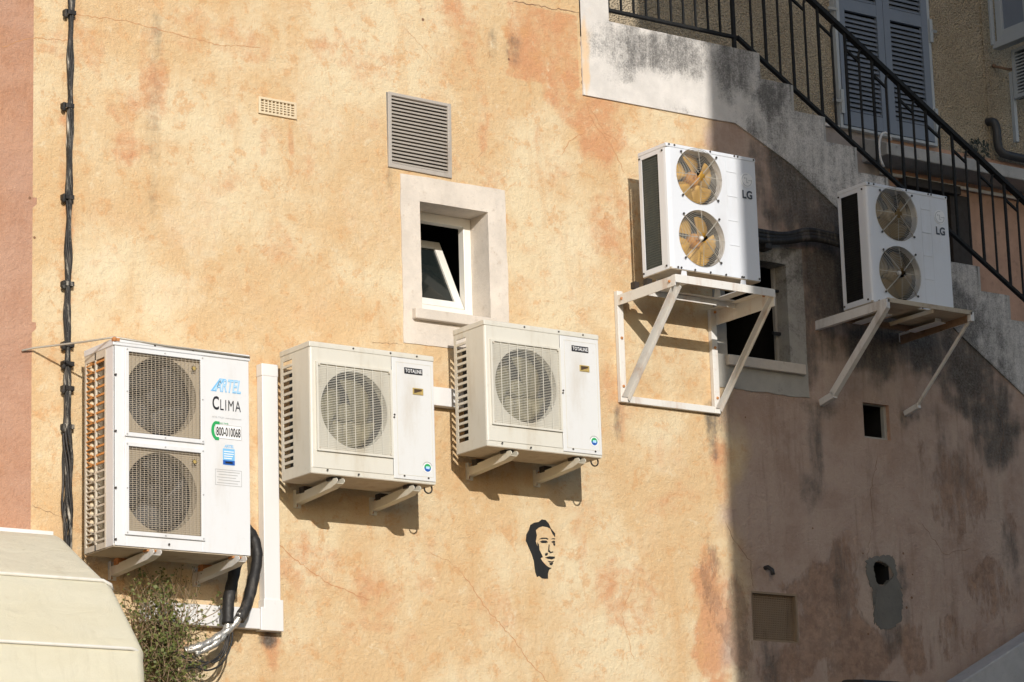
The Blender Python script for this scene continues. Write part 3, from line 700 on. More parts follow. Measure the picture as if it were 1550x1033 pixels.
# ---- cream single-fan units
def cream_unit(loc, label):
    W, H, D = .812, .730, .31
    u = empty('air_conditioner', loc, label, 'air conditioner', 'cream single fan outdoor units')
    cx, cz, r = .282, .372, .216; S = .530
    cs = MB(); shell(cs, W, H, D)
    # front: corner radius strip, fan plate
    cs.hole(.012, S, .03, H-.028, cx, cz, r, 0, .05)
    cs.add([(.012,0,.03),(.012,0,H-.028),(.0035,.0035,H-.028),(.0035,.0035,.03),(0,.012,H-.028),(0,.012,.03)], [(0,1,2,3),(3,2,4,5)])
    cs.add([(.0,0.004,.0),(W,0.004,.0),(W,.004,.03),(0,.004,.03)], [(0,1,2,3)]); cs.add([(.012,0,.03),(S,0,.03),(S,.004,.03),(.012,.004,.03)], [(0,3,2,1)])
    # left side with slots near the back
    ys, ye = .185, .285; t = .004
    cs.box(0, t, .012, ys, 0, H-.028); cs.box(0, t, ye, D, 0, H-.028)
    n = 16; z0, z1 = .055, H-.055; pit = (z1-z0)/n
    cs.box(0, t, ys, ye, 0, z0); cs.box(0, t, ys, ye, z1, H-.028)
    for i in range(n+1):
        zz = z0+pit*i; cs.box(.0005, t+.006, ys, ye, zz-pit*.19, zz+pit*.19)
    cs.build('casing', M['cream'], u, smooth=False)
    lid = MB(); lid.prism_x([(-.004,H-.03),(-.004,H-.004),(.004,H+.002),(D+.002,H+.002),(D+.002,H-.03)], -.004, W+.004); lid.build('lid', M['cream'], u, bevel=.004)
    pan = MB(); pan.box(.002, W-.002, .006, D-.002, -.004, .012); pan.build('base_pan', M['pan'], u)
    pl = MB(); pl.box(S+.003, W-.001, -.003, .004, .012, H-.031); pl.build('service_panel', M['panel'], u, bevel=.003)
    pe = MB(); ring_prism(pe, (S+.03, W-.018, .035, H-.055), (S+.033, W-.021, .038, H-.058), -.0042, -.002); pe.build('panel_seam', M['cream'], u)
    # grille
    g = MB(); gx0, gx1, gz0, gz1 = .046, .516, .134, .608
    ring_prism(g, (gx0-.012, gx1+.012, gz0-.012, gz1+.012), (gx0, gx1, gz0, gz1), -.012, .0)
    n = 50
    for i in range(1, n): zz = gz0+(gz1-gz0)*i/n; g.box(gx0, gx1, -.010, -.0085, zz-.00115, zz+.00115)
    for i in range(1, 8): xx = gx0+(gx1-gx0)*i/8; g.box(xx-.0015, xx+.0015, -.0115, -.0085, gz0, gz1)
    g.build('fan_grille', M['cream'], u)
    screws([(gx0+.006, gz0+.006), (gx1-.006, gz0+.006), (gx0+.006, gz1-.006), (gx1-.006, gz1-.006)], .006, u, -.0155, 'guard')
    sh = MB(); n = 40
    vs = [(cx+q*math.cos(2*math.pi*j/n), y, cz+q*math.sin(2*math.pi*j/n)) for y, q in ((.045, r*.99), (.135, r*1.02)) for j in range(n)]
    sh.add(vs, [(j, (j+1) % n, n+(j+1) % n, n+j) for j in range(n)]); sh.box(.13, W-.02, .20, .215, .01, H-.03)
    sh.box(S, S+.004, .01, .2, .012, H-.03)
    sh.build('fan_shroud', M['shroud'], u)
    MB().box(.05, .055, .04, .298, .012, H-.10).build('coil', M['dark'], u)
    fan(cx, cz, .105, r*.94, 3, (M['olive'], M['olive']), u, hub=.27, sweep=.9, pitch=.04, rot=.5, wide=1.05)
    lp = MB(); lp.box(.615, .735, -.0055, -.003, H-.118, H-.083); lp = lp.build('name_plate', M['ink'], u)
    text_mb('TOTALINE', .621, .729, H-.111, H-.090, -.0056, .012, spacing=1.05).build('lettering', M['paper'], lp)
    hd = MB(); ring_prism(hd, (.668,.737,H-.232,H-.195), (.676,.729,H-.226,H-.201), -.007, -.002); hd.box(.676,.729,-.0035,-.0032,H-.226,H-.201,1)
    hd.prism([(.676,H-.226),(.729,H-.226),(.729,H-.209)], -.005, -.0036, 2)
    hd.build('handle_recess', [M['gold'], M['brown'], M['gold']], u)
    ec = MB(); ecx, ecz, er = .755, .088, .028
    ec.disc(ecx, ecz, er, -.0045, 32, 0, .001)
    ec.add([(ecx+er*.8*math.cos(t), -.0052, ecz+er*.8*math.sin(t)) for t in [math.pi*i/16 for i in range(17)]], [tuple(range(17))], 1)
    ec.add([(ecx+er*.8*math.cos(t), -.0052, ecz+er*.8*math.sin(t)) for t in [math.pi+math.pi*i/16 for i in range(17)]], [tuple(range(17))], 2)
    ec.add([(ecx-.012,-.0058,ecz-.006),(ecx+.012,-.0058,ecz-.008),(ecx+.014,-.0058,ecz+.008),(ecx-.01,-.0058,ecz+.008)], [(0,1,2,3)], 3)
    for i in range(14):
        t = R(25)+R(130)*i/13; ec.box(ecx+er*1.16*math.cos(t)-.0022, ecx+er*1.16*math.cos(t)+.0022, -.005, -.0045, ecz+er*1.16*math.sin(t)-.0022, ecz+er*1.16*math.sin(t)+.0022, 4)
    ec.build('round_sticker', [M['paper'], M['green'], M['blued'], M['bluel'], M['inkg']], u)
    screws([(.28, H-.013), (S-.005, H-.013), (.70, H-.013), (.10, .02), (.30, .012), (.60, .03), (.76, .03), (S+.013, .37), (S+.010, .355)], .0055, u, -.0075)
    hp = MB(); hp.tube([(W-.03+.026*math.cos(t)+.01, .05, -.018+.026*math.sin(t)) for t in [R(110-300*i/14) for i in range(15)]], .0045, 6)
    hp.build('cable_loop', M['cable'], u, smooth=True)
    return u
cream_unit((-1.690, -.455, 4.986), 'cream single fan air conditioner between the tall double fan unit and the upper cream one')
cream_unit((-.520, -.455, 5.242), 'cream single fan air conditioner mounted just under the tilted window')

def arm_bracket(loc, L, label, mat='bracketcream', grp='cream arm brackets under the cream units', rusty=False):
    b = empty('wall_bracket', loc, label, 'bracket', grp)
    wp = MB(); wp.box(-.022, .022, -.008, 0, -.100, .0); wp.box(-.026, -.020, -.03, 0, -.100, .0); wp.build('wall_plate', M[mat], b, bevel=.002)
    for zz in (-.088, -.014): MB().sphere((-.012 if zz < -.05 else .012, -.011, zz), .009, 8).build('bolt', M['rust'], b)
    ar = MB()
    for sx in (-.024, .020):
        ar.prism_x([(-.006,-.080),(-.006,-.030),(-L+.06,-.002),(-L+.012,-.005),(-L,-.014),(-L-.002,-.026),(-L+.012,-.036),(-L+.07,-.052)], sx, sx+.004)
    ar.prism_x([(-.006,-.080),(-.006,-.076),(-L+.07,-.048),(-L+.07,-.052)], -.02, .02)
    ar.prism_x([(-L+.07,-.052),(-L+.07,-.048),(-L+.012,-.033),(-L+.012,-.036)], -.02, .02)
    ar.build('arm', M[mat], b, bevel=.0015)
    bl = MB(); bl.box(-.035, .035, -L+.05, -L+.10, -.012, .006); bl.build('mounting_pad', M['rust' if rusty else 'cabinet'], b, bevel=.004)
    MB().box(-.03, .03, -.12, -.07, -.030, .006).build('mounting_pad', M['rust' if rusty else 'cabinet'], b, bevel=.004)
    return b
arm_bracket((-1.505, 0, 4.975), .46, 'cream wall bracket under the left half of the lower cream air conditioner')
arm_bracket((-1.005, 0, 4.975), .46, 'cream wall bracket under the right half of the lower cream air conditioner')
arm_bracket((-.335, 0, 5.232), .46, 'cream wall bracket under the left half of the upper cream air conditioner')
arm_bracket((.145, 0, 5.232), .46, 'cream wall bracket under the right half of the upper cream air conditioner')
arm_bracket((-2.660, 0, 4.495), .50, 'rust stained white bracket under the tall unit, beside the cream canopy', 'frame', 'rusty brackets under the tall unit', True)
arm_bracket((-2.150, 0, 4.495), .50, 'rust stained white bracket under the tall unit, beside the black hoses', 'frame', 'rusty brackets under the tall unit', True)

# ---- tall white unit with two square guards
def tall_unit(loc):
    W, H, D = .815, 1.092, .32
    u = empty('air_conditioner', loc, 'tall white double fan air conditioner with square beige guards and advertising stickers', 'air conditioner')
    cs = MB(); shell(cs, W, H, D)
    FX0, FX1 = .062, .535; U = (.578, .975*H-.012); L = (.058, .548)
    G = [(U[0], U[1]), L]
    # front sheet around two square openings
    def fsheet(x0, x1, z0, z1): cs.box(x0, x1, 0, .004, z0, z1)
    fsheet(.006, FX0+.012, .0, H-.03); fsheet(FX1-.012, W, .0, H-.03)
    fsheet(FX0+.012, FX1-.012, 0, L[0]+.012); fsheet(FX0+.012, FX1-.012, L[1]-.012, U[0]+.012); fsheet(FX0+.012, FX1-.012, U[1]-.012, H-.03)
    # left front post
    cs.box(0, .004, .006, .085, 0, H-.03)
    cs.build('casing', M['white'], u, bevel=.003)
    lid = MB(); lid.prism_x([(-.008,H-.034),(-.008,H-.004),(.0,H+.001),(D+.004,H+.001),(D+.004,H-.034)], -.006, W+.006); lid.build('lid', M['white'], u, bevel=.004)
    li = MB(); li.box(-.004, W+.004, -.0088, -.007, H-.0185, H-.0155); li.build('lid_seam', M['inkg'], u)
    pan = MB(); pan.box(.003, W-.003, .008, D-.002, -.006, .012); pan.build('base_pan', M['pan'], u)
    for z0, z1 in G:
        g = MB(); ring_prism(g, (FX0, FX1, z0, z1), (FX0+.022, FX1-.022, z0+.022, z1-.022), -.012, .002); g = g.build('guard_frame', M['white'], u, bevel=.002)
        x0, x1, a, b = FX0+.022, FX1-.022, z0+.022, z1-.022; wm_ = MB(); nh = 42; nv = 19
        cw = (x1-x0)/nv; ch = (b-a)/nh
        for i in range(1, nh):
            zz = a+ch*i; pts = []
            for j in range(nv*2+1): pts.append((x0+cw*j/2, zz+(.11*ch if j % 2 else -.11*ch)*(1 if i % 2 else -1)))
            for (p, q), (p2, q2) in zip(pts, pts[1:]):
                wm_.add([(p,-.009,q-.0012),(p2,-.009,q2-.0012),(p2,-.009,q2+.0012),(p,-.009,q+.0012),(p,-.008,q-.0012),(p2,-.008,q2-.0012),(p2,-.008,q2+.0012),(p,-.008,q+.0012)],
                        [(0,1,2,3),(4,5,1,0),(3,2,6,7)])
        for j in range(1, nv): xx = x0+cw*j; wm_.box(xx-.0011, xx+.0011, -.0086, -.008, a, b)
        wm_.build('guard_mesh', M['mesh'], g)
        cx, cz, r = (x0+x1)/2-.006, (a+b)/2, .212
        bp = MB(); bp.hole(FX0+.012, FX1-.012, z0+.012, z1-.012, cx, cz, r, .022, .07); bp.build('fan_plate', M['beige'], g)
        fan(cx, cz, .10, r*.93, 4, (M['charcoal'], M['charcoal']), u, hub=.3, sweep=.6, pitch=.04, rot=.4 if z0 > .3 else 1.1, wide=1.1)
        st_ = MB(); p, q = x1-.04, b-.05
        for i in range(8): t = math.pi*i/4; st_.bar((p-.016*math.cos(t), -.0105, q-.016*math.sin(t)), (p+.016*math.cos(t), -.0105, q+.016*math.sin(t)), .002, .005)
        st_.disc(p, q, .010, -.0135, 12, 0, .003); st_.build('sun_badge', M['gold'], g)
    sh = MB(); sh.box(.05, .56, .17, .18, .02, H-.03); sh.box(.552, .556, .01, .18, .02, H-.03); sh.box(.052, .056, .03, .17, .02, H-.03); sh.build('fan_shroud', M['shroud'], u)
    # coil guard on the left side
    gd = MB(); ring_prism_side = lambda y0, y1, z0, z1: gd.box(-.002, .008, y0, y1, z0, z1)
    ring_prism_side(.085, .098, 0, H-.03); ring_prism_side(.195, .207, .0, H-.03); ring_prism_side(.305, D, 0, H-.03); ring_prism_side(.098, .305, 0, .03); ring_prism_side(.098, .305, H-.075, H-.03)
    gd.build('side_guard', M['guard'], u)
    n = 22; s1 = MB(); s2_ = MB()
    for i in range(n):
        zz = .05+(H-.14)*i/(n-1); t = s1 if i > 8 else s2_
        t.box(-.001, .006, .098, .195, zz-.0055, zz+.0055); t.box(-.001, .004, .207, .305, zz-.0032, zz+.0032)
        t.bar((.002,.212,zz-.006), (.002,.300,zz+.03), .006, .006)
    s1.build('guard_slats', M['rustpaint'], u); s2_.build('guard_slats', M['guard'], u)
    bd = MB()
    for i in range(n): zz = .065+(H-.14)*i/(n-1); bd.sphere((.018, .270, zz+.004), .020, 10, 0, (.9, 1.0, .8)); bd.sphere((.03, .225, zz+.012), .013, 8, 1)
    bd.build('coil_bends', [M['bend'], M['wire']], u, smooth=True)
    MB().box(.035, .045, .09, D-.01, .01, H-.04).build('coil', M['coilb'], u)
    # stickers
    X0, X1 = .585, .765
    lg = text_mb('ARTEL', X0+.02, X1, .872, .945, -.001, .022, .32, 0, th=.0010)
    text_mb('ARTEL', X0+.024, X1-.004, .877, .940, -.0022, -.012, .32, 1, lg)
    lg.add([(X0-.006,-.0011,.872),(X0+.022,-.0011,.872),(X0+.086,-.0011,.945),(X0+.050,-.0011,.945)], [(0,1,2,3)], 0)
    lg.add([(X0+.008,-.0034,.876),(X0+.018,-.0034,.876),(X0+.070,-.0034,.940),(X0+.056,-.0034,.940)], [(0,1,2,3)], 1)
    lg.build('logo_sticker', [M['blue'], M['bluel']], u)
    tx = MB(); text_mb('C', X0+.004, X0+.044, .772, .846, -.001, .02, 0, 0, tx); text_mb('LIMA', X0+.052, X1-.002, .773, .831, -.001, .0, 0, 0, tx, spacing=1.2)
    text_mb('ARTEL ITALIA - www.artelclima.com', X0, X1, .728, .737, -.001, 0, 0, 1, tx); tx.build('clima_sticker', [M['ink'], M['inkg']], u)
    fn = MB(); ring_prism(fn, (X0+.020, X1, .618, .694), (X0+.022, X1-.002, .620, .692), -.0020, -.0012, 1)
    fn.box(X0+.020, X1, -.0012, -.0008, .618, .694, 2)
    text_mb('800-010068', X0+.026, X1-.006, .632, .681, -.0014, .02, 0, 0, fn); text_mb('Numero Verde', X0+.03, X0+.10, .697, .708, -.001, 0, 0, 3, fn)
    ph_ = []
    for i in range(13): t = R(75+210*i/12); ph_.append((X0+.026+.030*math.cos(t), .660+.050*math.sin(t)))
    for i in range(12, -1, -1): t = R(75+210*i/12); ph_.append((X0+.030+.018*math.cos(t), .660+.036*math.sin(t)))
    fn.prism(ph_, -.0035, -.0012, 3); fn.box(X0+.020, X0+.046, -.0036, -.0012, .694, .709, 3); fn.box(X0+.018, X0+.042, -.0036, -.0012, .608, .624, 3)
    fn.build('phone_sticker', [M['ink'], M['inkg'], M['paper'], M['green']], u)
    bs = MB(); x0, x1 = X0+.066, X0+.138
    text_mb('ARTEL', x0+.008, x1-.006, .572, .588, -.001, .02, .3, 0, bs); bs.box(x0, x1, -.0016, -.0006, .478, .566, 0)
    bs.box(x0+.006, x1-.006, -.0024, -.0014, .548, .553, 1)
    for i in range(3): bs.box(x0+.006, x1-.006-.006*i, -.0024, -.0014, .535-.012*i, .540-.012*i, 1)
    bs.box(x0, x1, -.0022, -.0014, .479, .503, 2); bs.box(x0+.014, x1-.014, -.003, -.002, .486, .496, 3); bs.build('blue_sticker', [M['blue'], M['paper'], M['blued'], M['ink']], u)
    ws = MB(); x0, x1 = X0+.018, X1+.0; ring_prism(ws, (x0, x1, .366, .452), (x0+.002, x1-.002, .368, .450), -.0016, -.0006, 1)
    for i in range(5): ws.box(x0+.01+.01*(i % 2), x1-.012*((i*7) % 3+1), -.0014, -.0006, .438-.015*i, .441-.015*i, 1)
    ws.build('notice_sticker', [M['paper'], M['inkg']], u)
    pts = []
    for z0, z1 in G: pts += [(FX0+.011, z0+.011), (FX1-.011, z0+.011), (FX0+.011, z1-.011), (FX1-.011, z1-.011), (.298, z0+.010), (.298, z1-.010), (FX0+.011, (z0+z1)/2), (FX1-.011, (z0+z1)/2)]
    screws(pts, .0045, u, -.0150, 'inkg')
    screws([(.24, H-.012), (.47, H-.012), (.70, H-.012), (.32, .025), (.008, .03), (.008, .3), (.008, .6), (.008, .9)], .006, u, -.0105)
    rs = MB(); rs.box(-.009, .03, -.012, .006, H-.013, H+.003); rs.sphere((.0, -.008, H-.004), .014); rs.build('rust_spot', M['rust'], u)
    return u
tall_unit((-2.895, -.46, 4.500))

# ---- white units with two round wire guards
def round_unit(loc, label, fanmats, coil, fan2):
    W, H, D = .695, .782, .275
    u = empty('air_conditioner', loc, label, 'air conditioner', 'white double fan units on steel frames')
    cx, r = .246, .176; CZ = (.211, .602); mid = (CZ[0]+CZ[1])/2; S = .452
    cs = MB(); shell(cs, W, H, D)
    cs.hole(.03, S, .0, mid, cx, CZ[0], r, 0, .045); cs.hole(.03, S, mid, H-.02, cx, CZ[1], r, 0, .045)
    cs.box(S, W, 0, .004, 0, H-.02)
    cs.add([(.03,0,0),(.03,0,H-.02),(.012,.004,H-.02),(.012,.004,0),(.003,.013,H-.02),(.003,.013,0),(0,.03,H-.02),(0,.03,0)], [(0,1,2,3),(3,2,4,5),(5,4,6,7)])
    cs.box(0, .004, .03, .085, 0, H-.02); cs.box(0, .004, D-.03, D, 0, H-.02); cs.box(0, .004, .085, D-.03, 0, .035); cs.box(0, .004, .085, D-.03, H-.05, H-.02)
    cs.build('casing', M['lgwhite'], u)
    lid = MB(); lid.prism_x([(-.004,H-.024),(-.004,H-.003),(.004,H+.001),(D+.002,H+.001),(D+.002,H-.024)], -.003, W+.003); lid.build('lid', M['lgwhite'], u, bevel=.004)
    pan = MB(); pan.box(.002, W-.002, .004, D-.002, -.005, .008); pan.build('base_pan', M['pan'], u)
    for fx in (.10, .56):
        ft = MB()
        ft.prism([(fx-.03,-.075),(fx+.03,-.075),(fx+.022,-.004),(fx-.012,-.004)], .008, .012); ft.prism([(fx-.03,-.075),(fx+.03,-.075),(fx+.022,-.004),(fx-.012,-.004)], D-.02, D-.016)
        ft.box(fx-.035, fx+.045, -.012, D, -.0775, -.073); ft.build('foot', M['lgwhite'], u)
    cm = MB(); cm.box(.02, .03, .06, D-.01, .012, H-.03, 1)
    for i in range(46):
        zz = .037+(H-.09)*i/45; cm.box(.006, .010, .085, D-.03, zz-.0014, zz+.0014)
    for i in range(16):
        yy = .085+(D-.115)*i/15; cm.box(.008, .011, yy-.0012, yy+.0012, .035, H-.05)
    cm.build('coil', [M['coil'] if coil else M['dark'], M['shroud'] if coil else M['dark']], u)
    sh = MB(); sh.box(.035, S+.01, .21, .22, .01, H-.025); sh.box(S+.006, S+.01, .006, .21, .01, H-.025)
    for cz in CZ:
        n = 40; vs = [(cx+q*math.cos(2*math.pi*j/n), y, cz+q*math.sin(2*math.pi*j/n)) for y, q in ((.044, r*.985), (.12, r*1.0)) for j in range(n)]
        sh.add(vs, [(j, (j+1) % n, n+(j+1) % n, n+j) for j in range(n)])
    sh.build('fan_shroud', M['shroud'], u)
    for k, cz in enumerate(CZ):
        g = MB()
        for i in range(15):
            q = r*(.20+.80*i/14); dy = -.016*(1-(q/r)**2)
            g.tube([(cx+q*math.cos(2*math.pi*j/44), dy-.004, cz+q*math.sin(2*math.pi*j/44)) for j in range(44)], .0017, 4, closed=True)
        for a in (45, 135, 225, 315):
            t = R(a); g.tube([(cx+.02*math.cos(t), -.022, cz+.02*math.sin(t)), (cx+r*.7*math.cos(t), -.015, cz+r*.7*math.sin(t)), (cx+(r+.018)*math.cos(t), -.004, cz+(r+.018)*math.sin(t))], .0030, 6)
        for a in (0, 90, 180, 270):
            t = R(a); g.tube([(cx+.04*math.cos(t), -.019, cz+.04*math.sin(t)), (cx+r*math.cos(t), -.005, cz+r*math.sin(t))], .002, 5)
        g = g.build('fan_guard', M['wire'], u)
        screws([(cx+(r+.018)*math.cos(R(a)), cz+(r+.018)*math.sin(R(a))) for a in (45, 135, 225, 315)], .0075, u, -.012)
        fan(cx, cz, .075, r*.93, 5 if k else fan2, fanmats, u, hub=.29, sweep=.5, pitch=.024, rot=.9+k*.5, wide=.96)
        if not k: 
            cp = MB(); cp.sphere((cx+.02, .028, cz+.012), .016, 10); cp.build('motor_cap', M['paper'], u, smooth=True)
    # pressed panel lines and badge
    ln = MB()
    for xx in (S+.008, .545): ln.box(xx-.001, xx+.001, -.0012, .001, .03, H-.05)
    for zz in (.20, .355, .51, .665): ln.prism([(S+.012, zz), (.54, zz), (.54, zz+.004), (S+.012, zz+.004)], -.003, .001)
    ln.build('panel_ribs', M['lgwhite'], u)
    bd = MB(); bx, bz = .622, .632; bd.disc(bx, bz, .047, -.003, 40, 0, .003)
    ring = [R(80+290*i/28) for i in range(29)]
    bd.prism([(bx+.040*math.cos(t), bz+.040*math.sin(t)) for t in ring]+[(bx+.036*math.cos(t), bz+.036*math.sin(t)) for t in ring[::-1]], -.0045, -.002, 1)
    bd.box(bx-.003, bx+.001, -.0045, -.002, bz-.018, bz+.016, 1); bd.box(bx-.003, bx+.012, -.0045, -.002, bz-.018, bz-.014, 1); bd.box(bx+.012, bx+.037, -.0045, -.002, bz-.002, bz+.002, 1)
    bd.disc(bx-.016, bz+.012, .005, -.0045, 12, 1, .003)
    bd.build('round_badge', [M['paper'], M['badge']], u)
    text_mb('LG', .582, .660, .512, .566, -.0015, .035, spacing=1.05).build('lettering', M['ink2'], u)
    pts = [(.012+.05, H-.010), (.02, H-.010), (.34, H-.010), (.53, H-.010), (.556, H-.010), (W-.012, H-.012), (.05, .008), (.075, .008), (.18, .006), (.30, .006), (.42, .006), (.545, .008), (.56, .008), (W-.012, .012)]
    screws(pts, .0065, u, -.0075)
    for z_ in (H-.04, .02):
        for y_ in (.04, D-.012): MB().sphere((-.002, y_, z_), .007).build('screw', M['screw'], u)
    return u
M['badge'] = simple('badge_grey', (.50, .51, .54), .4, (.5, .5, .5), .1)
M['ink2'] = simple('grey_blue_lettering', (.055, .065, .085), .45, (.08, .09, .1), .1)
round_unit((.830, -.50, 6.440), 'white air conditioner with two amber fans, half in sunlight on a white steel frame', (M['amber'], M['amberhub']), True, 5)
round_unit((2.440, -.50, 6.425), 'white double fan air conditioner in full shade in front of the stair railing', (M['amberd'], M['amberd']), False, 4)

# ------------------------------------------------------------------ steel frames
f1 = empty('steel_frame', (0, 0, 0), 'rust stained white steel bracket frame standing on the wall under the half sunlit unit', 'bracket')
xa, xb, zt, zb, yo = .795, 1.525, 6.335, 5.725, -.60
MB().box(xa-.022, xa+.022, -.035, -.002, zb-.022, zt+.06).build('upright', M['frame'], f1, bevel=.003)
MB().box(xb-.022, xb+.022, -.035, -.002, zb-.022, zt+.03).build('upright', M['frame'], f1, bevel=.003)
MB().box(xa+.022, xb-.022, -.033, -.004, zb-.022, zb+.020).build('wall_bar', M['frame'], f1, bevel=.003)
a = MB(); a.box(xa-.022, xa-.016, yo, -.036, zt-.035, zt+.03); a.box(xa-.016, xa+.03, yo, -.036, zt+.024, zt+.030); a.build('arm', M['frame'], f1, bevel=.001)
a = MB(); a.box(xb+.016, xb+.022, yo, -.036, zt-.07, zt+.03); a.box(xb-.03, xb+.016, yo, -.036, zt+.024, zt+.030); a.build('arm', M['frame'], f1, bevel=.001)
a = MB(); a.box(xa-.022, xb+.022, yo-.006, yo-.001, zt-.015, zt+.032); a.box(xa-.016, xb+.016, yo, yo+.04, zt+.031, zt+.036); a.build('front_bar', M['frame'], f1, bevel=.001)
a = MB(); a.box(xa-.01, xb+.01, -.27, -.23, zt+.031, zt+.035); a.box(xa-.01, xb+.01, -.235, -.231, zt-.005, zt+.031); a.build('rear_bar', M['frame'], f1)
a = MB(); a.bar((xa+.006, -.04, zb+.01), (xa+.006, yo+.02, zt-.01), .048, .005, (1, 0, 0)); a.bar((xa+.029, -.04, zb-.004), (xa+.029, yo+.02, zt-.024), .005, .04, (1, 0, 0)); a.build('strut', M['frame'], f1)
a = MB(); a.bar((xb+.0, -.04, zb+.01), (xb+.0, yo+.02, zt-.02), .036, .005, (1, 0, 0)); a.bar((xb+.018, -.04, zb-.002), (xb+.018, yo+.02, zt-.032), .005, .03, (1, 0, 0)); a.build('strut', M['frame'], f1)
for px_, y_ in ((xa+.01, -.30), (xa-.01, -.20)): MB().box(px_-.018, px_+.018, y_-.02, y_+.02, zt+.034, zt+.075).build('rubber_foot', M['cabinet'], f1)
for xx, zz in ((xa, 6.10), (xa, 5.80), (xb, 6.12), (xb, 5.80)): MB().sphere((xx, -.036, zz), .010, 8).build('bolt', M['rust'], f1)
for xx in (xa-.024, xb-.024):
    for yy in (-.08, -.55): MB().sphere((xx, yy, 6.335), .010, 8).build('bolt', M['rust'], f1)
f2 = empty('steel_frame', (0, 0, 0), 'weathered white steel bracket with cranked struts under the shaded unit', 'bracket')
xa, xb, zt, yo = 2.405, 3.125, 6.368, -.675
for k, xx in enumerate((xa, xb)):
    MB().box(xx-.016, xx+.016, yo, -.002, zt-.03, zt+.03).build('arm', M['frameg'], f2, bevel=.002)
    a = MB(); a.bar((xx, -.12, 5.895), (xx, yo+.02, zt-.012), .036 if not k else .016, .05 if not k else .02, (1, 0, 0)); a.bar((xx, -.002, 5.862), (xx, -.135, 5.892), .036 if not k else .03, .045 if not k else .035, (1, 0, 0)); a.build('strut', M['frameg'], f2, bevel=.002)
a = MB(); a.box(xa+.02, xa+.30, yo+.02, -.22, zt+.012, zt+.018); a.box(xa+.40, xb-.02, yo+.02, -.22, zt+.012, zt+.018); a.box(xa, xb, yo+.0, yo+.012, zt+.010, zt+.038); a.box(xa+.395, xa+.405, yo+.02, -.22, zt-.01, zt+.014)
a.build('drip_tray', M['pan'], f2)
a = MB(); a.box(xa, xb, -.255, -.215, zt-.02, zt+.012); a.prism_x([(yo+.03,zt-.035),(yo+.03,zt+.01),(-.02,zt+.01),(-.02,zt-.05)], xb-.022, xb-.018); a.build('rear_bar', M['brownrust'], f2)

# ------------------------------------------------------------------ trunking
t = empty('cable_trunking', (-1.70, 0, 4.17), 'white plastic trunking running down the wall right of the tall unit and turning left', 'trunking')
def loc(mb, name, par, mats, o, bevel=.004):
    mb.v = [(q[0]-o[0], q[1]-o[1], q[2]-o[2]) for q in mb.v]; return mb.build(name, mats, par, bevel)
o = (-1.70, 0, 4.17)
loc(MB().box(-1.757, -1.656, -.06, -.001, 4.33, 5.60), 'vertical_duct', t, M['duct'], o)
loc(MB().box(-1.760, -1.653, -.063, -.001, 5.595, 5.665), 'end_cap', t, M['duct'], o)
loc(MB().prism([(-1.785,4.172),(-1.642,4.172),(-1.642,4.345),(-1.765,4.345),(-1.765,4.300),(-1.785,4.300)], -.066, -.001), 'corner_piece', t, M['duct'], o)
loc(MB().box(-2.50, -1.786, -.060, -.001, 4.178, 4.292), 'horizontal_duct', t, M['duct'], o)
t2 = empty('cable_trunking', (-.56, 0, 5.54), 'short white trunking between the two cream air conditioners', 'trunking')
loc(MB().box(-.95, -.36, -.055, -.001, 5.542, 5.652), 'horizontal_duct', t2, M['duct'], (-.56, 0, 5.54))

# ------------------------------------------------------------------ cables
cb = empty('cable_bundle', (-2.93, 0, 4.4), 'black cable bundle clipped vertically up the ochre wall', 'cable')
CPX = [(107,-30),(106,0),(104,90),(104,160),(102,230),(102,300),(101,370),(100,430),(99,480),(100,525),(99,590),(99,650),(100,700),(100,760),(100,830),(100,900)]
base = [at(*p) for p in CPX]
def spline(pts, n=6):
    out = []
    for i in range(len(pts)-1):
        p0, p1, p2, p3 = pts[max(0, i-1)], pts[i], pts[i+1], pts[min(len(pts)-1, i+2)]
        for k in range(n):
            t_ = k/n; out.append(.5*((2*p1)+(p2-p0)*t_+(2*p0-5*p1+4*p2-p3)*t_*t_+(3*p1-p0-3*p2+p3)*t_**3))
    return out+[pts[-1]]
for k in range(7):
    pts = []
    for i, q in enumerate(base):
        z_ = q.z; a_ = k*.9+z_*5.5; loose = 1.0 if z_ > 5.2 else 1.7
        pts.append(Vector((q.x+.011*loose*math.cos(a_)+random.uniform(-.003, .003)-(.012 if (k == 2 and z_ < 5.2) else 0), -.022-.010*math.sin(a_)*loose, z_)))
    pts = spline(pts, 6); 
    pts = [Vector((p.x+.004*math.sin(p.z*23+k), p.y, p.z+0)) - Vector((-2.93, 0, 4.4)) for p in pts]
    MB().tube(pts, .0085 if k % 2 else .0068, 7).build('cable', M['cablew'] if k in (1, 3, 5) else M['cable'], cb, smooth=True)
for py, kind in ((22,0),(163,0),(301,0),(432,1),(524,0),(553,0),(590,0),(648,1)):
    q = at(101 if py > 100 else 104, py)-Vector((-2.93, 0, 4.4)); mb = MB()
    mb.box(q.x-.034, q.x+.026, -.042, -.034, q.z-.013, q.z+.013); mb.box(q.x-.040, q.x-.024, -.042, 0, q.z-.015, q.z+.015); mb.box(q.x+.018, q.x+.026, -.040, 0, q.z-.012, q.z+.012)
    mb.sphere((q.x-.034, -.03, q.z-.02), .014, 8); mb.build('cable_clip', M['cablew'] if kind else M['cable'], cb, bevel=.003)
rod = MB(); p = [at(33,531,-.012), at(52,527,-.03), Vector((-2.98,-.30,5.600)), Vector((-2.893,-.463,5.600)), Vector((-2.6,-.472,5.585)), Vector((-2.08,-.472,5.578))]
rod.tube(p, .0055, 6); tag(rod.build('stay_wire', M['wire'], smooth=True), 'thin bare metal rod tied from wall to top corner of the tall unit', 'wire')
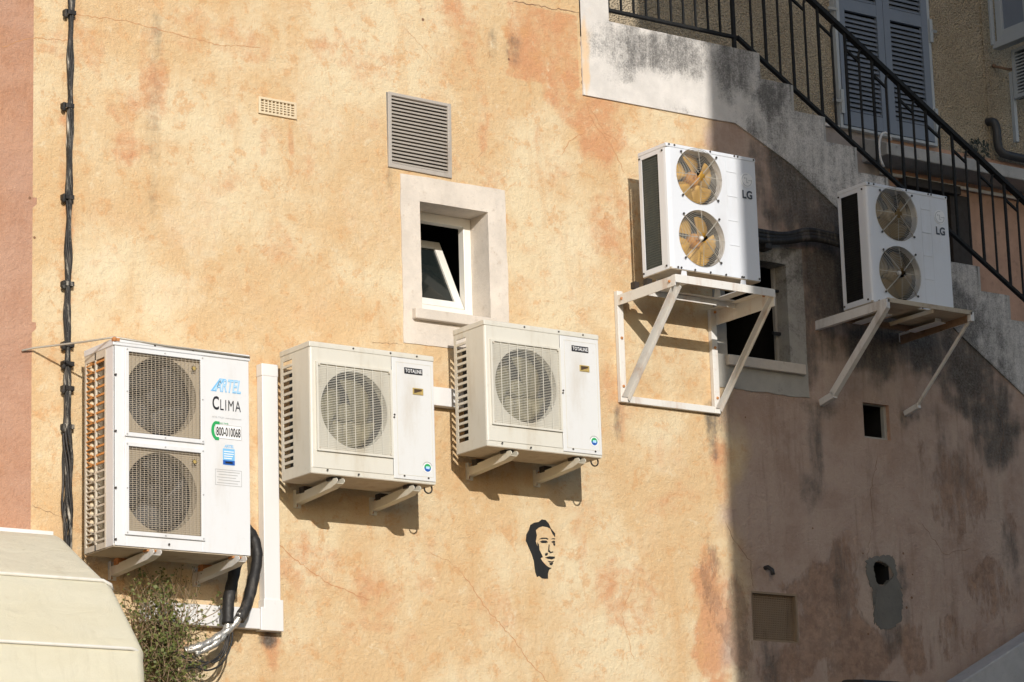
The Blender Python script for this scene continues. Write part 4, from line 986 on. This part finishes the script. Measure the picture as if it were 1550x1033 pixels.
# insulated hoses under the tall unit
hs = empty('insulated_hose', (0, 0, 0), 'thick black insulated hoses ending in foil wrap below the tall unit', 'hose')
def hose(px, r, name, mat, n=8, wob=.0):
    pts = spline([at(*q) for q in px], 6)
    rr = [r*(1+wob*math.sin(i*1.9)+wob*.6*math.sin(i*.7+1)) for i in range(len(pts))]
    return MB().tube(pts, rr, n).build(name, M[mat], hs, smooth=True)
hose([(372,800,-.14),(384,815,-.14),(389,845,-.15),(383,880,-.17),(374,915,-.19),(362,938,-.2)], .031, 'hose', 'cable', 12, .05)
hose([(358,850,-.16),(352,880,-.17),(346,910,-.18),(345,945,-.19)], .033, 'hose', 'cable', 12, .05)
hose([(365,930,-.2),(350,950,-.2),(325,968,-.2),(300,980,-.2),(280,985,-.18)], .022, 'foil_wrap', 'foil', 10, .12)
hose([(346,940,-.19),(340,960,-.2),(320,978,-.2),(295,990,-.19)], .020, 'foil_wrap', 'foil', 10, .12)
for px in ([(352,945,-.2),(350,975,-.2),(335,1005,-.2),(310,1015,-.2),(285,1000,-.18),(265,985,-.15)], [(348,960,-.2),(340,990,-.2),(320,1002,-.2),(300,1000,-.19),(282,985,-.15)], [(345,960,-.18),(332,992,-.2),(305,1008,-.2),(280,1012,-.15)],[(352,930,-.2),(346,965,-.21),(334,996,-.21),(320,1004,-.2)]):
    hose(px, .0055, 'thin_cable', 'cable', 6)
# black pipes joining the two white units
pp = empty('pipe_bundle', (0, 0, 0), 'thick black pipes running across the wall between the two white units', 'pipe')
for k, dz in enumerate((-.03, .0, .028)):
    pts = spline([Vector((1.30,-.22,6.86+dz)), Vector((1.62,-.13,6.87+dz)), Vector((1.90,-.08,6.878+dz)), Vector((2.12,-.07,6.898+dz*.7)), Vector((2.30,-.08,6.935+dz*.6+.008*k)), Vector((2.44,-.12,6.93+dz*.8)), Vector((2.62,-.22,6.87+dz))], 6)
    MB().tube(pts, .020 if k else .024, 9).build('pipe', M['cable'], pp, smooth=True)
mb = MB(); mb.box(1.93,1.99,-.09,0,6.80,6.88); mb.build('pipe_clip', M['cable'], pp, bevel=.006)

# ------------------------------------------------------------------ stencil: an anonymous face in black spray paint
sn = MB(); S0 = (770, 770); K = 947/110
def sp(pts): return [ax(S0[0]+x/K, S0[1]+y/K) for x, y in pts]
hair = [(280,215),(330,185),(390,175),(430,142),(480,150),(520,195),(550,260),(590,310),(604,325),(602,375),(570,330),(540,262),(500,243),(440,232),(390,250),(352,285),(366,350),(352,430),(380,510),(410,590),(440,632),(415,650),(440,690),(480,735),(520,765),(560,775),(525,800),(510,850),(512,915),(470,918),(430,910),(395,880),(368,895),(345,830),(335,760),(325,680),(300,600),(260,510),(222,420),(228,340),(262,280)]
sn.prism(sp(hair), -.0015, .001)
for pts in ([(392,402),(430,380),(490,380),(518,396),(510,408),(480,396),(430,398)], [(405,432),(440,415),(490,418),(512,440),(480,452),(430,450)],
            [(548,400),(578,386),(603,392),(603,404),(575,400)], [(552,436),(580,420),(603,424),(603,448),(575,450)],
            [(520,470),(532,470),(528,540),(548,566),(575,560),(580,572),(545,585),(512,562)], [(470,640),(530,622),(600,628),(600,650),(560,664),(510,656)], [(505,682),(560,690),(592,682),(575,705),(530,704)]):
    sn.prism(sp(pts), -.0014, .001)
for pts in ([(372,440),(392,470),(400,540),(430,600),(446,640),(420,628),(392,570),(376,510)], [(425,425),(470,420),(492,432),(470,444),(440,444)], [(470,590),(500,575),(512,590),(500,612),(476,618)], [(575,455),(603,452),(604,480),(590,490)], [(530,712),(565,706),(580,716),(560,740),(535,738)]):
    sn.prism(sp(pts), -.0016, .001)
tag(sn.build('wall_stencil', M['black']), 'black spray painted stencil of a long haired face on the sunlit wall', 'graffiti')

# ------------------------------------------------------------------ stair railing
rl = empty('stair_railing', (.85, .06, 8.137), 'black wrought iron railing along the landing and down the outside stair', 'railing')
O = Vector((.85, .06, 8.137)); Y = .06
def rz(x): return 8.242 if x < 1.914 else 8.242-.5965*(x-1.914)
def hz(x): return 9.02 if x < 1.87 else 8.998-.6065*(x-1.914)+.02
def rb(name, mb): mb.v = [(q[0]-O.x, q[1]-O.y, q[2]-O.z) for q in mb.v]; mb.build(name, M['rail'], rl)
mb = MB(); mb.bar((.815,Y,8.242),(1.914,Y,8.242),.03,.018,(0,1,0)); mb.bar((1.905,Y,8.247),(7.6,Y,rz(7.6)),.03,.020,(0,1,0)); rb('bottom_rail', mb)
mb = MB(); mb.bar((.815,Y,9.02),(1.90,Y,9.02),.045,.022,(0,1,0)); mb.bar((1.88,Y,9.03),(7.6,Y,hz(7.6)),.045,.028,(0,1,0)); rb('handrail', mb)
xs = .868; i = 0
while xs < 1.86:
    rb('baluster', MB().box(xs-.006, xs+.006, Y-.006, Y+.006, 8.25, 9.01)); xs += .1004
rb('leg', MB().box(1.872, 1.894, Y-.011, Y+.011, 8.13, 9.01))
xs = 2.035; k = 0; s = .1155
while xs < 6.0:
    # an arched pair: outer legs joined by a small hoop, linked to the next pair
    xa, xb = xs, xs+s; ta = hz(xa)-.035; tb = hz(xb)-.035
    pts = [(xa, Y, rz(xa)), (xa, Y, hz(xa)-.085), (xa+.01, Y, hz(xa)-.052), (xa+.028, Y, hz(xa)-.036), (xa+.05, Y, hz(xa)-.042), (xa+.085, Y, hz(xa)-.062), (xb, Y, hz(xb)-.022)]
    rb('baluster', MB().tube(pts, .0085, 6))
    rb('baluster', MB().box(xb-.0078, xb+.0078, Y-.0078, Y+.0078, rz(xb), hz(xb)-.005))
    xc = xb+s
    rb('link_bar', MB().bar((xb, Y, hz(xb)-.13), (xc, Y, hz(xc)-.13), .016, .014, (0, 1, 0)))
    xs += 2*s
# ------------------------------------------------------------------ drainpipe, weeds, wall fittings on the rear storey
dp = MB(); dp.tube(spline([Vector((5.515,1.46,8.615)), Vector((5.52,1.40,8.605)), Vector((5.535,1.385,8.55)), Vector((5.54,1.385,8.43)), Vector((5.56,1.38,8.375)), Vector((5.65,1.375,8.352)), Vector((6.2,1.36,8.345)), Vector((7.5,1.33,8.345))], 5), .033, 10)
tag(dp.build('drainpipe', M['darkmetal'], smooth=True), 'dark drainpipe elbow at the foot of the beige roughcast wall', 'pipe')
lp = MB(); q = at(1352, 245, 1.2)
lp.tube([(4.20+.07*math.cos(t)-.01, 1.16, 8.11+.14*math.sin(t)) for t in [R(40+200*i/12) for i in range(13)]], .009, 6)
tag(lp.build('hanging_cable', M['frameg'], smooth=True), 'pale looped cable hanging at the end of the rear slab', 'cable')
wd = MB()
for k in range(70):
    bx = random.choice((5.26, 5.30, 5.38)); h = random.random()
    c = Vector((bx+random.gauss(0, .025), 1.38+random.uniform(-.03, .03), 8.30+h*.13)); a_ = random.uniform(0, 6.3); l = random.uniform(.012, .028)
    d = Vector((math.cos(a_)*l, random.uniform(-.01, .01), math.sin(a_)*l)); n_ = Vector((-d.z, .006, d.x))*.45
    wd.add([c-d, c+n_, c+d, c-n_], [(0,1,2,3)])
tag(wd.build('weed', M['weed']), 'small dark weeds growing on the rear slab beside the drainpipe', 'plant')

# ------------------------------------------------------------------ parapet and dark box at the bottom edge
pr = MB(); pr.prism([(2.42,3.705),(3.23,4.11),(3.966,4.479),(5.4,5.196),(9.2,7.10),(9.2,0),(2.42,0)], -.30, -.10)
tag(pr.build('stair_parapet', M['ramp'], bevel=.01), 'grey concrete parapet rising to the right at the bottom corner', 'parapet')
bb = MB(); bb.box(2.46, 2.80, -.20, -.002, 3.90, 4.06); bb.prism_x([(-.215,4.055),(-.205,4.080),(-.05,4.098),(-.002,4.098),(-.002,4.055)], 2.44, 2.825)
tag(bb.build('wall_box', M['darkmetal'], bevel=.012), 'black metal box on the wall at the bottom edge under the broken pipe hole', 'box')

# ------------------------------------------------------------------ cream canopy
cn = empty('canopy', (-3.1, 0, 4.6), 'cream vinyl canopy with white piped seams beside the tall unit', 'canopy')
PR = [(-.03,4.57),(-.36,4.545),(-.46,4.505),(-.93,4.235),(-.97,4.20),(-1.235,3.865),(-1.262,3.82),(-1.37,3.40),(-1.38,3.0)]
def smooth_pr(P, n=5):
    return [(y+(y2-y)*i/n+0, z+(z2-z)*i/n) for (y, z), (y2, z2) in zip(P, P[1:]) for i in range(n)]+[P[-1]]
SP = smooth_pr(PR)
xr = lambda j: -3.150+.02*math.sin(j*.3)
mb = MB(); k = len(SP); NX = 24; vs = []
for j, (y, z_) in enumerate(SP):
    y2, z2 = SP[min(k-1, j+1)]; y1, z1 = SP[max(0, j-1)]; nl = math.hypot(y2-y1, z2-z1); ny, nz = (z2-z1)/nl, -(y2-y1)/nl
    if nz < 0 and ny > 0: ny, nz = -ny, -nz
    for i in range(NX+9):
        if i <= NX: x_ = -8+(xr(j)-.06+8)*(i/NX)**.6; dd = .006*math.sin(x_*3+j*.5)*0
        else: t_ = (i-NX)/8*math.pi/2; x_ = xr(j)-.06+.06*math.sin(t_); dd = .06*(1-math.cos(t_))
        rr = math.hypot(y, z_-3.0); sagv = .006*math.sin(j*math.pi/10)**2
        vs.append((x_+3.1, y+dd*(-y/max(rr, .01)), z_-4.6-dd*((z_-3.0)/max(rr, .01))-0))
n = NX+9
fs = [(j*n+i, (j+1)*n+i, (j+1)*n+i+1, j*n+i+1) for j in range(k-1) for i in range(n-1)]
e0 = len(vs); vs.append((xr(0)+3.1-.0, -.03, 3.0-4.6))
for j in range(k-1): fs.append((j*n+n-1, (j+1)*n+n-1, e0))
mb.add(vs, fs); mb.build('fabric_cover', M['canvas'], cn, smooth=True)
for (y, z_) in ((-.952, 4.220), (-1.25, 3.845)):
    nrm = Vector((0, y, z_-3.0)).normalized(); P = [Vector((-8, y, z_))]+[Vector((-3.22, y, z_)), Vector((-3.17, y, z_))+nrm*-.02, Vector((-3.15, y, z_))+nrm*-.05]
    MB().tube([q+nrm*.004-Vector((-3.1, 0, 4.6)) for q in P], .0095, 6).build('piping', M['piping'], cn, smooth=True)
MB().box(-4.9, .06, -.07, -.002, -.005, .022).build('mounting_rail', M['duct'], cn, bevel=.004)

# ------------------------------------------------------------------ wild shrub
sh = empty('wild_shrub', tuple(at(235, 1010)), 'straggly green shrub growing from the wall under the tall unit', 'shrub')
o = sh.location.copy(); stm = MB(); lf = MB()
def leaf(c, l, mbx):
    a_ = random.uniform(0, 2*math.pi); el = random.uniform(-.9, .9)
    d = Vector((math.cos(a_)*math.cos(el), math.sin(a_)*math.cos(el), math.sin(el)))*l
    s_ = d.cross(Vector((random.gauss(0, 1), random.gauss(0, 1), random.gauss(0, 1)))).normalized()*l*.42
    mbx.add([c, c+d*.5+s_, c+d, c+d*.5-s_], [(0,1,2,3)])
ends = []
for k in range(165):
    r_ = at(random.uniform(200, 262), random.uniform(960, 1055), 0)
    # tip somewhere in the ragged outline of the shrub
    while True:
        tx, ty = random.uniform(180, 345), random.uniform(862, 1050)
        lim = 880-30*math.exp(-((tx-232)/32)**2)+max(0, (tx-265))*.42+8*math.sin(tx*.3)
        rgt = 345-(ty-880)*.22 if ty < 1000 else 312
        if ty > lim and tx < rgt and not (tx > 285 and random.random() < .45): break
    Yt = random.uniform(-.30, -.05); tp = at(tx, ty, Yt)
    md = (r_+tp)/2+Vector((random.gauss(0, .05), -.07, random.gauss(.02, .05)))
    pts = [r_, (r_+md)/2+Vector((0, -.04, 0)), md, (md+tp)/2+Vector((random.gauss(0, .015), 0, random.gauss(.01, .015))), tp]; pts = spline(pts, 4)
    stm.tube([p-o for p in pts], [.0035*(1-.75*i/len(pts)) for i in range(len(pts))], 4, cap=False)
    for q in range(random.randint(13, 26)):
        i = int((1-random.random()**1.6*.9)*(len(pts)-1)); p = pts[i]
        leaf(p-o+Vector((random.gauss(0, .018), random.gauss(0, .018), random.gauss(0, .018))), random.uniform(.008, .020)+.014*random.random()**3, lf)
for k in range(26):   # dry twigs reaching up
    b_ = at(random.uniform(205, 300), random.uniform(890, 930), -.12); tpt = b_+Vector((random.gauss(0, .05), random.gauss(-.02, .03), random.uniform(.06, .16)))
    stm.tube([b_-o, (b_+tpt)/2-o+Vector((random.gauss(0, .01), 0, 0)), tpt-o], [.002, .0016, .001], 4, cap=False)
    for q in range(4): leaf(tpt-o+Vector((random.gauss(0, .012), random.gauss(0, .012), random.gauss(-.02, .02))), random.uniform(.008, .014), lf)
stm.build('stems', M['stem'], sh); lf.build('leaves', M['leaf'], sh)

# ------------------------------------------------------------------ street and the house across it whose shadow falls on the right half
g = MB(); g.add([(-150,-150,0),(150,-150,0),(150,150,0),(-150,150,0)], [(0,1,2,3)]); tag(g.build('street', M['street']), kind='structure')
SA, SB = .405, .375
XE = 1.595-SA*16
ob = empty('neighbouring_house', (XE, -16, 0), 'tall plastered house across the street', 'building')
MB().box(0, 10.5, -9, 0, 0, 16.4).build('wall', M['oppwall'], ob); MB().box(.02, 10.6, -9.2, -.02, 16.4, 16.6).build('roof', M['ledge'], ob)

# ------------------------------------------------------------------ light
sd = Vector((SA, 1, -SB)).normalized()
sun = bpy.data.lights.new('sun', 'SUN'); sun.energy = 3.6; sun.angle = R(.25); sun.color = (1.0, .955, .89)
so_ = bpy.data.objects.new('sun', sun); COL.objects.link(so_); so_.rotation_euler = (-sd).to_track_quat('Z', 'Y').to_euler(); so_.location = (-8, -18, 20)
w = bpy.data.worlds.new('World'); scene.world = w; w.use_nodes = True; nt = w.node_tree; nt.nodes.clear()
sky = nt.nodes.new('ShaderNodeTexSky'); sky.sky_type = 'NISHITA'; sky.sun_disc = False
el = math.asin(-sd.z); sky.sun_elevation = el; sky.sun_rotation = math.atan2(-sd.x, -sd.y)
bg = nt.nodes.new('ShaderNodeBackground'); bg.inputs[1].default_value = .113; wo_ = nt.nodes.new('ShaderNodeOutputWorld')
nt.links.new(sky.outputs[0], bg.inputs[0]); nt.links.new(bg.outputs[0], wo_.inputs[0])

# ------------------------------------------------------------------ camera
cd = bpy.data.cameras.new('camera'); cd.sensor_fit = 'HORIZONTAL'; cd.sensor_width = 36; cd.lens = FOC/1550*36; cd.clip_end = 1000; cd.clip_start = .1
co = bpy.data.objects.new('camera', cd); COL.objects.link(co)
co.matrix_world = Matrix(((rt.x, up.x, -fw.x, CAM.x), (rt.y, up.y, -fw.y, CAM.y), (rt.z, up.z, -fw.z, CAM.z), (0, 0, 0, 1)))
scene.camera = co
vs_ = scene.view_settings; vs_.view_transform = 'Standard'; vs_.look = 'None'; vs_.exposure = .05; vs_.gamma = 1; vs_.use_curve_mapping = False
